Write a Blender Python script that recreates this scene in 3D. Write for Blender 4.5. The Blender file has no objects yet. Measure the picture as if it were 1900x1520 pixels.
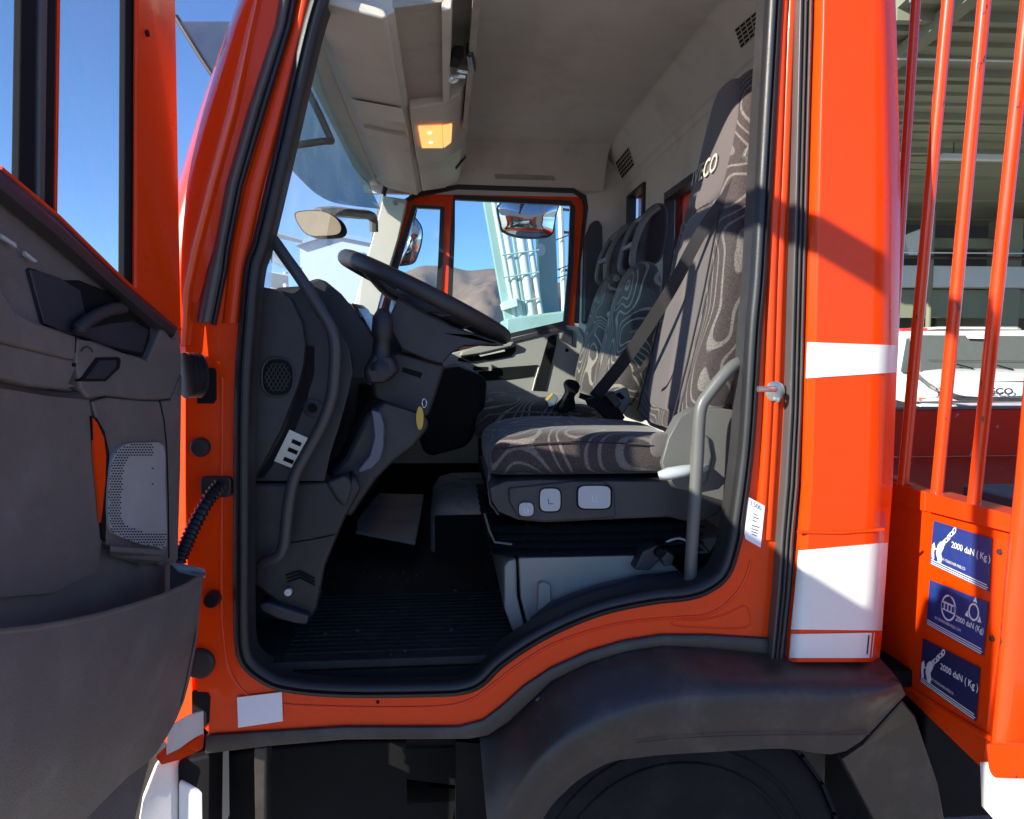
import bpy, bmesh, math, random
from mathutils import Vector, Matrix, noise as mnoise
from mathutils.geometry import tessellate_polygon
R = math.radians
random.seed(7)
S = bpy.context.scene
COL = S.collection

# ---------------------------------------------------------------- camera, sky, sun, exposure
F = 1400.0                       # focal length in photograph pixels (1900 wide)
CAM = Vector((0.0, -1.55, 1.6))
YAW, PITCH = R(5.0), R(4.5)
fwd = Vector((math.sin(YAW)*math.cos(PITCH), math.cos(YAW)*math.cos(PITCH), -math.sin(PITCH)))
rgt = Vector((math.cos(YAW), -math.sin(YAW), 0))
upv = rgt.cross(fwd)
cd = bpy.data.cameras.new('camera'); cam = bpy.data.objects.new('camera', cd); COL.objects.link(cam)
cd.sensor_width = 36.0; cd.lens = F/1900*36.0; cd.clip_start = 0.02; cd.clip_end = 12000
cam.matrix_world = Matrix(((rgt.x, upv.x, -fwd.x, CAM.x), (rgt.y, upv.y, -fwd.y, CAM.y), (rgt.z, upv.z, -fwd.z, CAM.z), (0, 0, 0, 1)))
S.camera = cam

SUNDIR = Vector((1.67, 1.0, -0.83)).normalized()     # direction the light travels
W = bpy.data.worlds.new('World'); S.world = W; W.use_nodes = True
nt = W.node_tree; nt.nodes.clear()
sky = nt.nodes.new('ShaderNodeTexSky'); sky.sky_type = 'NISHITA'; sky.sun_disc = False
sky.sun_elevation = math.asin(-SUNDIR.z); sky.sun_rotation = math.atan2(-SUNDIR.x, -SUNDIR.y) % (2*math.pi)
sky.altitude = 600; sky.air_density = 0.75; sky.dust_density = 0.0; sky.ozone_density = 8.0
bg = nt.nodes.new('ShaderNodeBackground'); bg.inputs['Strength'].default_value = 0.125
wo = nt.nodes.new('ShaderNodeOutputWorld')
nt.links.new(sky.outputs[0], bg.inputs[0]); nt.links.new(bg.outputs[0], wo.inputs[0])
sl = bpy.data.lights.new('sun', 'SUN'); sl.energy = 5.0; sl.angle = R(0.53); sl.color = (1.0, 0.93, 0.82)
so = bpy.data.objects.new('sun', sl); COL.objects.link(so)
so.rotation_euler = SUNDIR.to_track_quat('-Z', 'Y').to_euler(); so.location = (-6, -4, 6)
S.view_settings.view_transform = 'Standard'; S.view_settings.look = 'None'
S.view_settings.gamma = 1; S.view_settings.use_curve_mapping = False
S.view_settings.exposure = 1.05
S.cycles.max_bounces = 10; S.cycles.diffuse_bounces = 5; S.cycles.transparent_max_bounces = 24

# ---------------------------------------------------------------- geometry helpers
def ray(px, py):
    return fwd + rgt*((px-950)/F) + upv*((760-py)/F)
def A(px, py, Y):
    d = ray(px, py); return CAM + d*((Y-CAM.y)/d.y)
def AX(px, py, X):
    d = ray(px, py); return CAM + d*((X-CAM.x)/d.x)
def AZ(px, py, Z):
    d = ray(px, py); return CAM + d*((Z-CAM.z)/d.z)
def PY(pts, Y): return [A(x, y, Y) for x, y in pts]
def PX(pts, X): return [AX(x, y, X) for x, y in pts]
TH = R(97)                                           # how far the driver door stands open
DH = A(335, 700, -0.03)
DD = Vector((math.cos(TH), -math.sin(TH), 0)); DN = Vector((math.sin(TH), math.cos(TH), 0))
def AD(px, py, n=0.0):                               # point on the open door, n in front of its trim
    d = ray(px, py); o = DH + DN*n
    return CAM + d*((o-CAM).dot(DN)/d.dot(DN))
def PD(pts, n=0.0): return [AD(x, y, n) for x, y in pts]

def cat(pts, n=6, closed=False):
    P = [Vector(p) for p in pts]; out = []; m = len(P)
    rng = range(m) if closed else range(m-1)
    for i in rng:
        p1, p2 = P[i], P[(i+1) % m]
        p0 = P[(i-1) % m] if (closed or i > 0) else p1*2-p2
        p3 = P[(i+2) % m] if (closed or i+2 < m) else p2*2-p1
        for k in range(n):
            t = k/n
            out.append(0.5*((2*p1)+(p2-p0)*t+(2*p0-5*p1+4*p2-p3)*t*t+(3*p1-p0-3*p2+p3)*t*t*t))
    if not closed: out.append(P[-1])
    return out
def cat2(pts, n=6, closed=False): return [(p.x, p.y) for p in cat([(x, y, 0) for x, y in pts], n, closed)]

class G:
    def __init__(s): s.v = []; s.f = []
    def add(s, v, f):
        b = len(s.v); s.v += [Vector(p) for p in v]; s.f += [tuple(i+b for i in q) for q in f]; return s
    def box(s, c, d, rot=None):
        c = Vector(c); v = []
        for i in (-1, 1):
            for j in (-1, 1):
                for k in (-1, 1):
                    p = Vector((i*d[0]/2, j*d[1]/2, k*d[2]/2))
                    v.append(c+(rot @ p if rot else p))
        return s.add(v, [(0,1,3,2),(4,6,7,5),(0,4,5,1),(2,3,7,6),(0,2,6,4),(1,5,7,3)])
    def mm(s, a, b):
        a = Vector(a); b = Vector(b); return s.box((a+b)/2, [abs(x) for x in (b-a)])
    def plate(s, outer, vec, holes=()):
        vec = Vector(vec); loops = [list(outer)]+[list(h) for h in holes]
        flat = [Vector(p) for l in loops for p in l]; n = len(flat)
        tris = tessellate_polygon([[Vector(p) for p in l] for l in loops])
        f = [tuple(t) for t in tris]+[(t[2]+n, t[1]+n, t[0]+n) for t in tris]
        b = 0
        for l in loops:
            m = len(l)
            for i in range(m):
                j = (i+1) % m
                f.append((b+i, b+j, b+j+n, b+i+n))
            b += m
        return s.add(flat+[p+vec for p in flat], f)
    def loft(s, loops, closed=True, cap=True):
        m = len(loops[0]); v = [p for l in loops for p in l]; f = []
        for i in range(len(loops)-1):
            for j in range(m if closed else m-1):
                k = (j+1) % m
                f.append((i*m+j, i*m+k, (i+1)*m+k, (i+1)*m+j))
        if cap and closed:
            f.append(tuple(range(m-1, -1, -1))); f.append(tuple((len(loops)-1)*m+j for j in range(m)))
        return s.add(v, f)
    def tube(s, path, r, seg=10, cap=True, sq=1.0):
        P = [Vector(p) for p in path]; n = len(P); loops = []
        t = (P[1]-P[0]).normalized()
        ref = Vector((0, 0, 1)) if abs(t.z) < 0.9 else Vector((1, 0, 0))
        u = t.cross(ref).normalized()
        for i in range(n):
            t = (P[min(i+1, n-1)]-P[max(i-1, 0)]).normalized()
            u = (u-t*u.dot(t)).normalized(); w = t.cross(u)
            rr = r[i] if isinstance(r, (list, tuple)) else r
            loops.append([P[i]+(u*math.cos(2*math.pi*k/seg)+w*math.sin(2*math.pi*k/seg)*sq)*rr for k in range(seg)])
        return s.loft(loops, True, cap)
    def sweep(s, path, prof, axis=(0, 1, 0), closed=True):
        # prof: (sideways, along axis); sideways = tangent x axis
        P = [Vector(p) for p in path]; n = len(P); ax = Vector(axis).normalized(); loops = []
        for i in range(n):
            a = P[(i-1) % n] if (closed or i > 0) else P[i]
            b = P[(i+1) % n] if (closed or i < n-1) else P[i]
            t = (b-a).normalized(); side = t.cross(ax).normalized()
            loops.append([P[i]+side*q[0]+ax*q[1] for q in prof])
        if closed: loops.append(loops[0])
        return s.loft(loops, True, not closed)
    def lathe(s, o, axis, prof, seg=16):
        # prof: (distance along axis, radius)
        o = Vector(o); ax = Vector(axis).normalized()
        ref = Vector((0, 0, 1)) if abs(ax.z) < 0.9 else Vector((1, 0, 0))
        u = ax.cross(ref).normalized(); w = ax.cross(u)
        return s.loft([[o+ax*d+(u*math.cos(2*math.pi*k/seg)+w*math.sin(2*math.pi*k/seg))*r for k in range(seg)] for d, r in prof])
    def grid(s, rows):
        return s.loft(rows, closed=False)
    def sheet(s, rows, vec):
        # a strip of quads given thickness along vec
        vec = Vector(vec); m = len(rows[0]); n = len(rows)
        v = [Vector(p) for r in rows for p in r]; N = len(v); f = []
        for i in range(n-1):
            for j in range(m-1):
                a, b, c, d = i*m+j, i*m+j+1, (i+1)*m+j+1, (i+1)*m+j
                f.append((a, b, c, d)); f.append((d+N, c+N, b+N, a+N))
        rim = [j for j in range(m)]+[i*m+m-1 for i in range(1, n)]+[(n-1)*m+j for j in range(m-2, -1, -1)]+[i*m for i in range(n-2, 0, -1)]
        for i in range(len(rim)):
            a, b = rim[i], rim[(i+1) % len(rim)]
            f.append((b, a, a+N, b+N))
        return s.add(v+[p+vec for p in v], f)

def setp(o, label=None, cat_=None, group=None, kind=None):
    if label: o['label'] = label
    if cat_: o['category'] = cat_
    if group: o['group'] = group
    if kind: o['kind'] = kind
    return o
def mk(name, g, mat, parent=None, bevel=0.0, seg=2, sub=0, ang=38, kind=None, label=None, fix=True):
    me = bpy.data.meshes.new(name)
    me.from_pydata([tuple(p) for p in g.v], [], g.f)
    if fix:
        bm = bmesh.new(); bm.from_mesh(me)
        bmesh.ops.remove_doubles(bm, verts=bm.verts, dist=1e-6)
        bmesh.ops.recalc_face_normals(bm, faces=bm.faces)
        bm.to_mesh(me); bm.free()
    me.materials.append(mat)
    me.polygons.foreach_set('use_smooth', [True]*len(me.polygons))
    me.set_sharp_from_angle(angle=R(ang))
    o = bpy.data.objects.new(name, me); COL.objects.link(o)
    if bevel:
        m = o.modifiers.new('bevel', 'BEVEL'); m.width = bevel; m.segments = seg; m.limit_method = 'ANGLE'; m.angle_limit = R(40); m.harden_normals = True
    if sub:
        m = o.modifiers.new('sub', 'SUBSURF'); m.levels = sub; m.render_levels = sub
    if parent is not None:
        o.parent = parent
        if parent.type == 'EMPTY': o.matrix_parent_inverse = Matrix.Translation(-parent.location)
    return setp(o, label, kind=kind)
def thing(name, loc, label, cat_, group=None):
    o = bpy.data.objects.new(name, None); COL.objects.link(o); o.location = loc; o.empty_display_size = .2
    return setp(o, label, cat_, group)

# text as a mesh laid into a quad (bl, br, tr, tl): the quad's height is the cap height
def text_geo(txt, quad, fit=True, bold=0.0, thick=0.0008, out=None):
    cu = bpy.data.curves.new('t', 'FONT'); cu.body = txt; cu.size = 1.0; cu.offset = bold; cu.resolution_u = 3
    ob = bpy.data.objects.new('t', cu); COL.objects.link(ob)
    me = bpy.data.meshes.new_from_object(ob)
    vs = [v.co.copy() for v in me.vertices]; fs = [tuple(p.vertices) for p in me.polygons]
    bpy.data.objects.remove(ob); bpy.data.curves.remove(cu); bpy.data.meshes.remove(me)
    x0 = min(v.x for v in vs); x1 = max(v.x for v in vs); h = 0.70
    bl, br, tr, tl = [Vector(q) for q in quad]
    g = out or G(); nrm = (br-bl).cross(tl-bl).normalized()*thick
    g.add([(bl*(1-s)*(1-t)+br*s*(1-t)+tr*s*t+tl*(1-s)*t)+nrm for s, t in (((v.x-x0)/(x1-x0), v.y/h) for v in vs)], fs)
    return g
def quadmap(quad):
    bl, br, tr, tl = [Vector(q) for q in quad]
    return lambda s, t: bl*(1-s)*(1-t)+br*s*(1-t)+tr*s*t+tl*(1-s)*t

# ---------------------------------------------------------------- materials
def newmat(name):
    m = bpy.data.materials.new(name); m.use_nodes = True; n = m.node_tree.nodes; l = m.node_tree.links
    b = n['Principled BSDF']; return m, n, l, b
def mat(name, col, rough=.5, metal=0, var=.12, vscale=9, bump=0, bscale=400, coat=0, spec=.5, dirt=None, dscale=5, damt=.5, rvar=.12, sheen=0):
    m, n, l, b = newmat(name)
    tc = n.new('ShaderNodeTexCoord')
    nz = n.new('ShaderNodeTexNoise'); nz.inputs['Scale'].default_value = vscale; nz.inputs['Detail'].default_value = 5
    l.new(tc.outputs['Object'], nz.inputs['Vector'])
    mx = n.new('ShaderNodeMix'); mx.data_type = 'RGBA'
    c = Vector(col)
    mx.inputs['A'].default_value = (*(c*(1-var)), 1); mx.inputs['B'].default_value = (*[min(1, k) for k in c*(1+var)], 1)
    l.new(nz.outputs['Fac'], mx.inputs['Factor'])
    last = mx.outputs['Result']
    if dirt:
        n2 = n.new('ShaderNodeTexNoise'); n2.inputs['Scale'].default_value = dscale; n2.inputs['Detail'].default_value = 8; n2.inputs['Roughness'].default_value = .65
        l.new(tc.outputs['Object'], n2.inputs['Vector'])
        rp = n.new('ShaderNodeMapRange'); rp.inputs['From Min'].default_value = .5; rp.inputs['From Max'].default_value = .75; rp.inputs['To Max'].default_value = damt
        l.new(n2.outputs['Fac'], rp.inputs['Value'])
        m2 = n.new('ShaderNodeMix'); m2.data_type = 'RGBA'; m2.inputs['B'].default_value = (*dirt, 1)
        l.new(last, m2.inputs['A']); l.new(rp.outputs[0], m2.inputs['Factor']); last = m2.outputs['Result']
    l.new(last, b.inputs['Base Color'])
    rr = n.new('ShaderNodeMapRange'); rr.inputs['To Min'].default_value = max(0.02, rough-rvar); rr.inputs['To Max'].default_value = min(1, rough+rvar)
    l.new(nz.outputs['Fac'], rr.inputs['Value']); l.new(rr.outputs[0], b.inputs['Roughness'])
    b.inputs['Metallic'].default_value = metal; b.inputs['Coat Weight'].default_value = coat; b.inputs['Coat Roughness'].default_value = .06
    b.inputs['Specular IOR Level'].default_value = spec; b.inputs['Sheen Weight'].default_value = sheen
    if bump:
        n3 = n.new('ShaderNodeTexNoise'); n3.inputs['Scale'].default_value = bscale; n3.inputs['Detail'].default_value = 3
        l.new(tc.outputs['Object'], n3.inputs['Vector'])
        bp = n.new('ShaderNodeBump'); bp.inputs['Strength'].default_value = bump; bp.inputs['Distance'].default_value = .002
        l.new(n3.outputs['Fac'], bp.inputs['Height']); l.new(bp.outputs['Normal'], b.inputs['Normal'])
    return m
def glass(name, tint=(.9, .96, .95), refl=1.0, rough=.0, dirt=.04):
    m = bpy.data.materials.new(name); m.use_nodes = True; n = m.node_tree.nodes; l = m.node_tree.links; n.clear()
    o = n.new('ShaderNodeOutputMaterial'); t = n.new('ShaderNodeBsdfTransparent'); t.inputs[0].default_value = (*tint, 1)
    g = n.new('ShaderNodeBsdfGlossy'); g.inputs['Roughness'].default_value = rough
    fr = n.new('ShaderNodeFresnel'); fr.inputs['IOR'].default_value = 1.45
    mu = n.new('ShaderNodeMath'); mu.operation = 'MULTIPLY'; mu.inputs[1].default_value = refl
    geo = n.new('ShaderNodeNewGeometry'); sb = n.new('ShaderNodeMath'); sb.operation = 'SUBTRACT'; sb.inputs[0].default_value = 1; l.new(geo.outputs['Backfacing'], sb.inputs[1])
    m0 = n.new('ShaderNodeMath'); m0.operation = 'MULTIPLY'; l.new(fr.outputs[0], m0.inputs[0]); l.new(sb.outputs[0], m0.inputs[1]); l.new(m0.outputs[0], mu.inputs[0])
    mx = n.new('ShaderNodeMixShader'); l.new(mu.outputs[0], mx.inputs[0]); l.new(t.outputs[0], mx.inputs[1]); l.new(g.outputs[0], mx.inputs[2])
    d = n.new('ShaderNodeBsdfDiffuse'); d.inputs[0].default_value = (.75, .73, .7, 1)
    nz = n.new('ShaderNodeTexNoise'); nz.inputs['Scale'].default_value = 7; nz.inputs['Detail'].default_value = 7
    tc = n.new('ShaderNodeTexCoord'); l.new(tc.outputs['Object'], nz.inputs['Vector'])
    m3 = n.new('ShaderNodeMath'); m3.operation = 'MULTIPLY'; m3.inputs[1].default_value = dirt*2; l.new(nz.outputs['Fac'], m3.inputs[0])
    tl = n.new('ShaderNodeBsdfTranslucent'); tl.inputs[0].default_value = (.75, .73, .7, 1); ds = n.new('ShaderNodeMixShader'); l.new(d.outputs[0], ds.inputs[1]); l.new(tl.outputs[0], ds.inputs[2])
    mx2 = n.new('ShaderNodeMixShader'); l.new(m3.outputs[0], mx2.inputs[0]); l.new(mx.outputs[0], mx2.inputs[1]); l.new(ds.outputs[0], mx2.inputs[2])
    l.new(mx2.outputs[0], o.inputs['Surface'])
    return m
def swirl(name, base, line, scale=4.5, rings=5.0, off=0.0):
    m, n, l, b = newmat(name)
    tc = n.new('ShaderNodeTexCoord'); mp = n.new('ShaderNodeMapping'); mp.inputs['Location'].default_value = (off, off*1.7, off*.6)
    l.new(tc.outputs['Object'], mp.inputs['Vector'])
    nz = n.new('ShaderNodeTexNoise'); nz.inputs['Scale'].default_value = scale; nz.inputs['Detail'].default_value = 0.3; nz.inputs['Distortion'].default_value = .9
    l.new(mp.outputs[0], nz.inputs['Vector'])
    k = n.new('ShaderNodeMath'); k.operation = 'MULTIPLY'; k.inputs[1].default_value = rings*2; l.new(nz.outputs['Fac'], k.inputs[0])
    fr = n.new('ShaderNodeMath'); fr.operation = 'PINGPONG'; fr.inputs[1].default_value = .5; l.new(k.outputs[0], fr.inputs[0])
    rp = n.new('ShaderNodeMapRange'); rp.inputs['From Min'].default_value = .36; rp.inputs['From Max'].default_value = .40; l.new(fr.outputs[0], rp.inputs['Value'])
    fine = n.new('ShaderNodeTexNoise'); fine.inputs['Scale'].default_value = 260; fine.inputs['Detail'].default_value = 2; l.new(tc.outputs['Object'], fine.inputs['Vector'])
    mx = n.new('ShaderNodeMix'); mx.data_type = 'RGBA'; mx.inputs['A'].default_value = (*base, 1); mx.inputs['B'].default_value = (*line, 1)
    l.new(rp.outputs[0], mx.inputs['Factor'])
    hs = n.new('ShaderNodeMix'); hs.data_type = 'RGBA'; hs.blend_type = 'MULTIPLY'; hs.inputs['Factor'].default_value = .5
    l.new(mx.outputs['Result'], hs.inputs['A']); l.new(fine.outputs['Color'], hs.inputs['B'])
    fg = n.new('ShaderNodeMapRange'); fg.inputs['From Min'].default_value=.3; fg.inputs['From Max'].default_value=.7; fg.inputs['To Min'].default_value=.55; fg.inputs['To Max'].default_value=1.35
    l.new(fine.outputs['Fac'], fg.inputs['Value'])
    l.new(fg.outputs[0], hs.inputs['B'])
    hs.inputs['Factor'].default_value = .8
    l.new(hs.outputs['Result'], b.inputs['Base Color'])
    b.inputs['Roughness'].default_value = .85; b.inputs['Sheen Weight'].default_value = .15; b.inputs['Specular IOR Level'].default_value = .2
    bp = n.new('ShaderNodeBump'); bp.inputs['Strength'].default_value = .25; bp.inputs['Distance'].default_value = .002
    l.new(fine.outputs['Fac'], bp.inputs['Height']); l.new(bp.outputs['Normal'], b.inputs['Normal'])
    return m
def chipped(name, col, chip=(.05, .03, .025), amt=.62, scale=(60, 60, 18), coat=.6, rough=.32, spec=.5):
    m = mat(name, col, rough, coat=coat, var=.08, spec=spec)
    n = m.node_tree.nodes; l = m.node_tree.links; b = n['Principled BSDF']
    old = b.inputs['Base Color'].links[0].from_socket
    tc = n.new('ShaderNodeTexCoord'); mp = n.new('ShaderNodeMapping'); mp.inputs['Scale'].default_value = scale
    l.new(tc.outputs['Object'], mp.inputs['Vector'])
    nz = n.new('ShaderNodeTexNoise'); nz.inputs['Scale'].default_value = 1; nz.inputs['Detail'].default_value = 6; nz.inputs['Roughness'].default_value = .7
    l.new(mp.outputs[0], nz.inputs['Vector'])
    rp = n.new('ShaderNodeMapRange'); rp.inputs['From Min'].default_value = amt; rp.inputs['From Max'].default_value = amt+.03; l.new(nz.outputs['Fac'], rp.inputs['Value'])
    mx = n.new('ShaderNodeMix'); mx.data_type = 'RGBA'; mx.inputs['B'].default_value = (*chip, 1)
    l.new(old, mx.inputs['A']); l.new(rp.outputs[0], mx.inputs['Factor']); l.new(mx.outputs['Result'], b.inputs['Base Color'])
    return m
def emit(name, col, st):
    m, n, l, b = newmat(name); b.inputs['Base Color'].default_value = (*col, 1)
    b.inputs['Emission Color'].default_value = (*col, 1); b.inputs['Emission Strength'].default_value = st
    return m

ORANGE = (.80, .052, .0012)
M = dict(
 paint=mat('orange_paint', ORANGE, .30, coat=.28, var=.04, spec=.22, dirt=(.58, .050, .008), dscale=3, damt=.35),
 bar=chipped('orange_bar_paint', (.78, .052, .004)),
 bedpaint=chipped('bed_red_paint', (.60, .036, .010), chip=(.5, .3, .25), amt=.64, scale=(14, 14, 9), coat=0, rough=.6, spec=.15),
 pgloss=mat('glossy_orange_paint', ORANGE, .24, coat=1.0, var=.02, spec=.4),
 white=mat('white_film', (.82, .80, .74), .4, var=.03, dirt=(.5, .48, .45), damt=.25, dscale=7),
 seal=mat('black_rubber', (.018, .017, .019), .45, bump=.15, bscale=300, var=.2),
 sealgrey=mat('grey_rubber', (.085, .08, .078), .38, bump=.1, bscale=300, var=.15),
 headliner=mat('headliner_cloth', (.60, .565, .51), .9, bump=.35, bscale=350, var=.08, spec=.2, dirt=(.2, .18, .15), damt=.3, dscale=4),
 beige=mat('beige_plastic', (.56, .52, .44), .55, bump=.12, bscale=500, var=.06, dirt=(.22, .19, .16), damt=.35, dscale=4),
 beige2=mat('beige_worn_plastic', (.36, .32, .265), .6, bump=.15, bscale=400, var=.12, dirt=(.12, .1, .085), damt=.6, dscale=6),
 ltgrey=mat('light_grey_trim', (.30, .29, .255), .5, bump=.1, bscale=500, var=.05, dirt=(.25, .23, .2), damt=.3),
 pillar=mat('pale_pillar_trim', (.55, .53, .46), .5, var=.04),
 dark=mat('dark_dash_plastic', (.019, .017, .021), .48, bump=.25, bscale=450, var=.2, dirt=(.06, .055, .05), damt=.35, dscale=6),
 dark2=mat('charcoal_plastic', (.032, .029, .031), .5, bump=.25, bscale=450, var=.15, dirt=(.09, .085, .08), damt=.35, dscale=6),
 doortrim=mat('door_trim_plastic', (.128, .113, .102), .52, bump=.4, bscale=320, var=.14, vscale=4, dirt=(.21, .19, .18), damt=.45, dscale=13, rvar=.2),
 black=mat('matt_black', (.009, .009, .010), .7, var=.25, spec=.12, dirt=(.022, .02, .018), damt=.5, dscale=8),
 gloss=mat('black_gloss', (.014, .014, .018), .25, var=.1),
 blueblack=mat('sill_plastic', (.028, .028, .04), .35, bump=.15, bscale=400, var=.15),
 rim=mat('steering_rim_leather', (.030, .029, .030), .42, bump=.3, bscale=600, var=.1),
 handle=mat('grey_handle_plastic', (.13, .125, .115), .42, bump=.15, bscale=500, var=.08),
 handledk=mat('dark_handle_plastic', (.05, .048, .052), .42, bump=.2, bscale=500, var=.08),
 fender=mat('fender_plastic', (.036, .030, .027), .33, bump=.2, bscale=350, var=.12, dirt=(.10, .088, .075), damt=.6, dscale=11),
 tyre=mat('tyre_rubber', (.012, .012, .015), .8, spec=.15, bump=.3, bscale=120, var=.2, dirt=(.035, .033, .03), dscale=9),
 mat_=mat('floor_mat_rubber', (.012, .012, .014), .7, bump=.4, bscale=160, var=.3, dirt=(.06, .055, .05), damt=.5, dscale=12),
 carpet=mat('grey_tunnel_mat', (.46, .47, .46), .3, bump=.12, spec=.8, bscale=200, var=.2, dirt=(.08, .08, .085), damt=.6, dscale=9),
 steel=mat('galvanised_steel', (.55, .54, .50), .38, metal=.9, var=.15, rvar=.15),
 strap=mat('white_strap', (.70, .68, .64), .6, var=.06, dirt=(.35, .33, .3), damt=.5, dscale=20),
 chrome=mat('polished_metal', (.7, .7, .7), .15, metal=1, var=.05),
 mirror=mat('mirror_glass', (.85, .86, .86), .02, metal=1, var=.02, rvar=.01),
 glass=glass('door_glass', (.93, .97, .97), refl=.8, dirt=.006),
 wind=glass('windscreen_glass', (.84, .93, .95), refl=1.2, dirt=.11),  # film amount raised to stand in for pale reflections and haze
 tint=glass('tinted_visor', (.28, .42, .50), refl=.5, dirt=.14),
 teal=glass('passenger_glass', (.86, .94, .94), refl=.8, dirt=.02),
 fab=swirl('swirl_fabric', (.058, .044, .043), (.165, .143, .13), 3.9, 6.0, 2.63),
 fab2=swirl('swirl_fabric_bench', (.060, .050, .046), (.24, .215, .18), 4.0, 7.0, 3.1),
 plain=mat('plain_seat_fabric', (.115, .095, .092), .9, bump=.5, bscale=500, var=.1, spec=.2, sheen=.2),
 plaindk=mat('dark_seat_fabric', (.026, .019, .023), .9, bump=.5, bscale=500, var=.1, spec=.2, sheen=.2),
 belt=mat('seat_belt_webbing', (.022, .019, .019), .6, bump=.4, bscale=700, var=.15),
 beltgr=mat('sunlit_belt_webbing', (.14, .125, .115), .7, bump=.4, bscale=700, var=.15),  # lighter grey copy of the belt, sunlight put into the colour
 paper=mat('white_paper', (.80, .81, .86), .6, var=.02),
 ink=mat('printed_ink', (.06, .06, .10), .6, var=.05),
 stick=mat('blue_sticker_vinyl', (.018, .042, .21), .38, var=.12, dirt=(.06, .075, .16), damt=.5, dscale=40),
 stickdk=mat('shaded_blue_sticker_vinyl', (.022, .024, .09), .4, var=.1, dirt=(.04, .04, .07), damt=.4, dscale=30),  # darker copy of the sticker blue, shade put into the colour
 whiteprint=mat('white_print', (.78, .80, .82), .5, var=.03),
 logo=mat('seat_thread', (.50, .47, .38), .7, var=.05),
 lamp=emit('amber_lamp_lens', (1.0, .36, .10), 0.85),
 bulb=emit('lamp_bulb', (1.0, .72, .30), 4.0),
 yellow=mat('yellow_tag_plastic', (.62, .40, .04), .4, var=.05),
 sheen=mat('sky_sheen_plastic', (.10, .11, .15), .3, var=.1),  # blue in the base colour stands for sky reflected on the knee cover
 btn=mat('pale_button_plastic', (.42, .44, .44), .4, var=.05),
 van=mat('white_van_paint', (.72, .74, .70), .3, coat=.5, var=.03),
 vanglass=mat('dark_van_glass', (.11, .125, .115), .12, var=.1),
 conc=mat('shed_concrete', (.20, .22, .145), .85, bump=.4, bscale=20, var=.18, vscale=2, dirt=(.2, .2, .14), damt=.5, dscale=1.5),
 conc2=mat('shed_pale_beam', (.52, .56, .52), .8, bump=.3, bscale=20, var=.1, vscale=2),
 shedwall=mat('shed_wall', (.19, .205, .13), .85, var=.2, vscale=1.5, bump=.3, bscale=15),
 wallbrown=mat('shed_dark_wall', (.10, .085, .075), .85, var=.25, vscale=1.5),
 asphalt=mat('yard_concrete', (.36, .335, .295), .9, bump=.5, bscale=60, var=.2, vscale=3, dirt=(.20, .19, .17), damt=.5, dscale=.6),  # yard tone lightened to bounce sunlight up into the cab
 tealsteel=mat('teal_mast_paint', (.28, .43, .39), .45, var=.12, vscale=4, dirt=(.36, .5, .47), damt=.5, dscale=3),
 palesteel=mat('pale_mast_pipe', (.60, .68, .62), .4, var=.08, vscale=4),
 hall=mat('pale_haze_tone', (.46, .54, .62), .6, var=.04, vscale=.3),
 hallblue=mat('hall_blue_trim', (.22, .36, .58), .5, var=.06, vscale=.3),
 red=mat('red_plastic', (.5, .03, .03), .4),
 postblack=mat('matt_channel_rubber', (.014, .013, .015), .85, spec=.12, var=.2),
 padmat=mat('lit_footwell_mat', (.42, .43, .39), .4, bump=.4, spec=.6, bscale=120, var=.25, vscale=14, dirt=(.14, .145, .14), damt=.85, dscale=7),  # pale base colour stands in for light on the footwell pad
 wood=mat('pole_timber', (.25, .22, .17), .8, var=.15),
)
# ================================================================ the orange truck: cab body
truck = thing('truck', (0.2, 1.0, 0.0), 'orange truck with its driver door swung open, cab interior and patterned seats in view', 'truck')

# ---- outline of the door opening (centre of its rubber seal), photograph pixels on the cab side
OPEN = [(617,-60),(580,48),(533,250),(487,445),(470,500),(460,603),(452,740),(450,1013),(450,1130),(452,1190),(460,1222),(486,1247),(532,1267),(640,1277),(800,1276),(858,1272),(891,1258),(925,1225),(988,1182),(1056,1148),(1125,1123),(1210,1106),(1272,1099),(1310,1086),(1341,1060),(1358,1010),(1366,963),(1384,821),(1397,616),(1406,514),(1416,330),(1432,48),(1437,-60),(1430,-108),(1400,-124),(700,-124),(645,-108)]
OPENS = cat2(OPEN, 5, True)
YS = 0.045
def offset_loop(pts, d):
    n = len(pts); out = []
    for i in range(n):
        a = Vector((*pts[i-1], 0)); b = Vector((*pts[(i+1) % n], 0)); t = (b-a).normalized()
        out.append((pts[i][0]+t.y*d, pts[i][1]-t.x*d))
    return out
OUTB = [(500,-170),(505,-100),(508,48),(462,205),(420,342),(396,462),(362,520),(340,560),(344,640),(344,1000),(352,1100),(362,1200),(366,1285),(378,1350),(393,1365),(640,1348),(800,1348),(851,1348),(896,1336),(937,1304),(971,1273),(1022,1239),(1091,1208),(1159,1188),(1228,1177),(1313,1177),(1426,1184),(1444,1000),(1465,740),(1468,440),(1484,48),(1488,-100),(1490,-170)]
hole = offset_loop(OPENS, 1)
g = G().plate(PY(OUTB, 0.035), (0, .07, 0), [PY(hole, 0.035)])
side = mk('side_frame', g, M['paint'], truck, bevel=.006, label='orange door surround with hinge face and sill')
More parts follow.
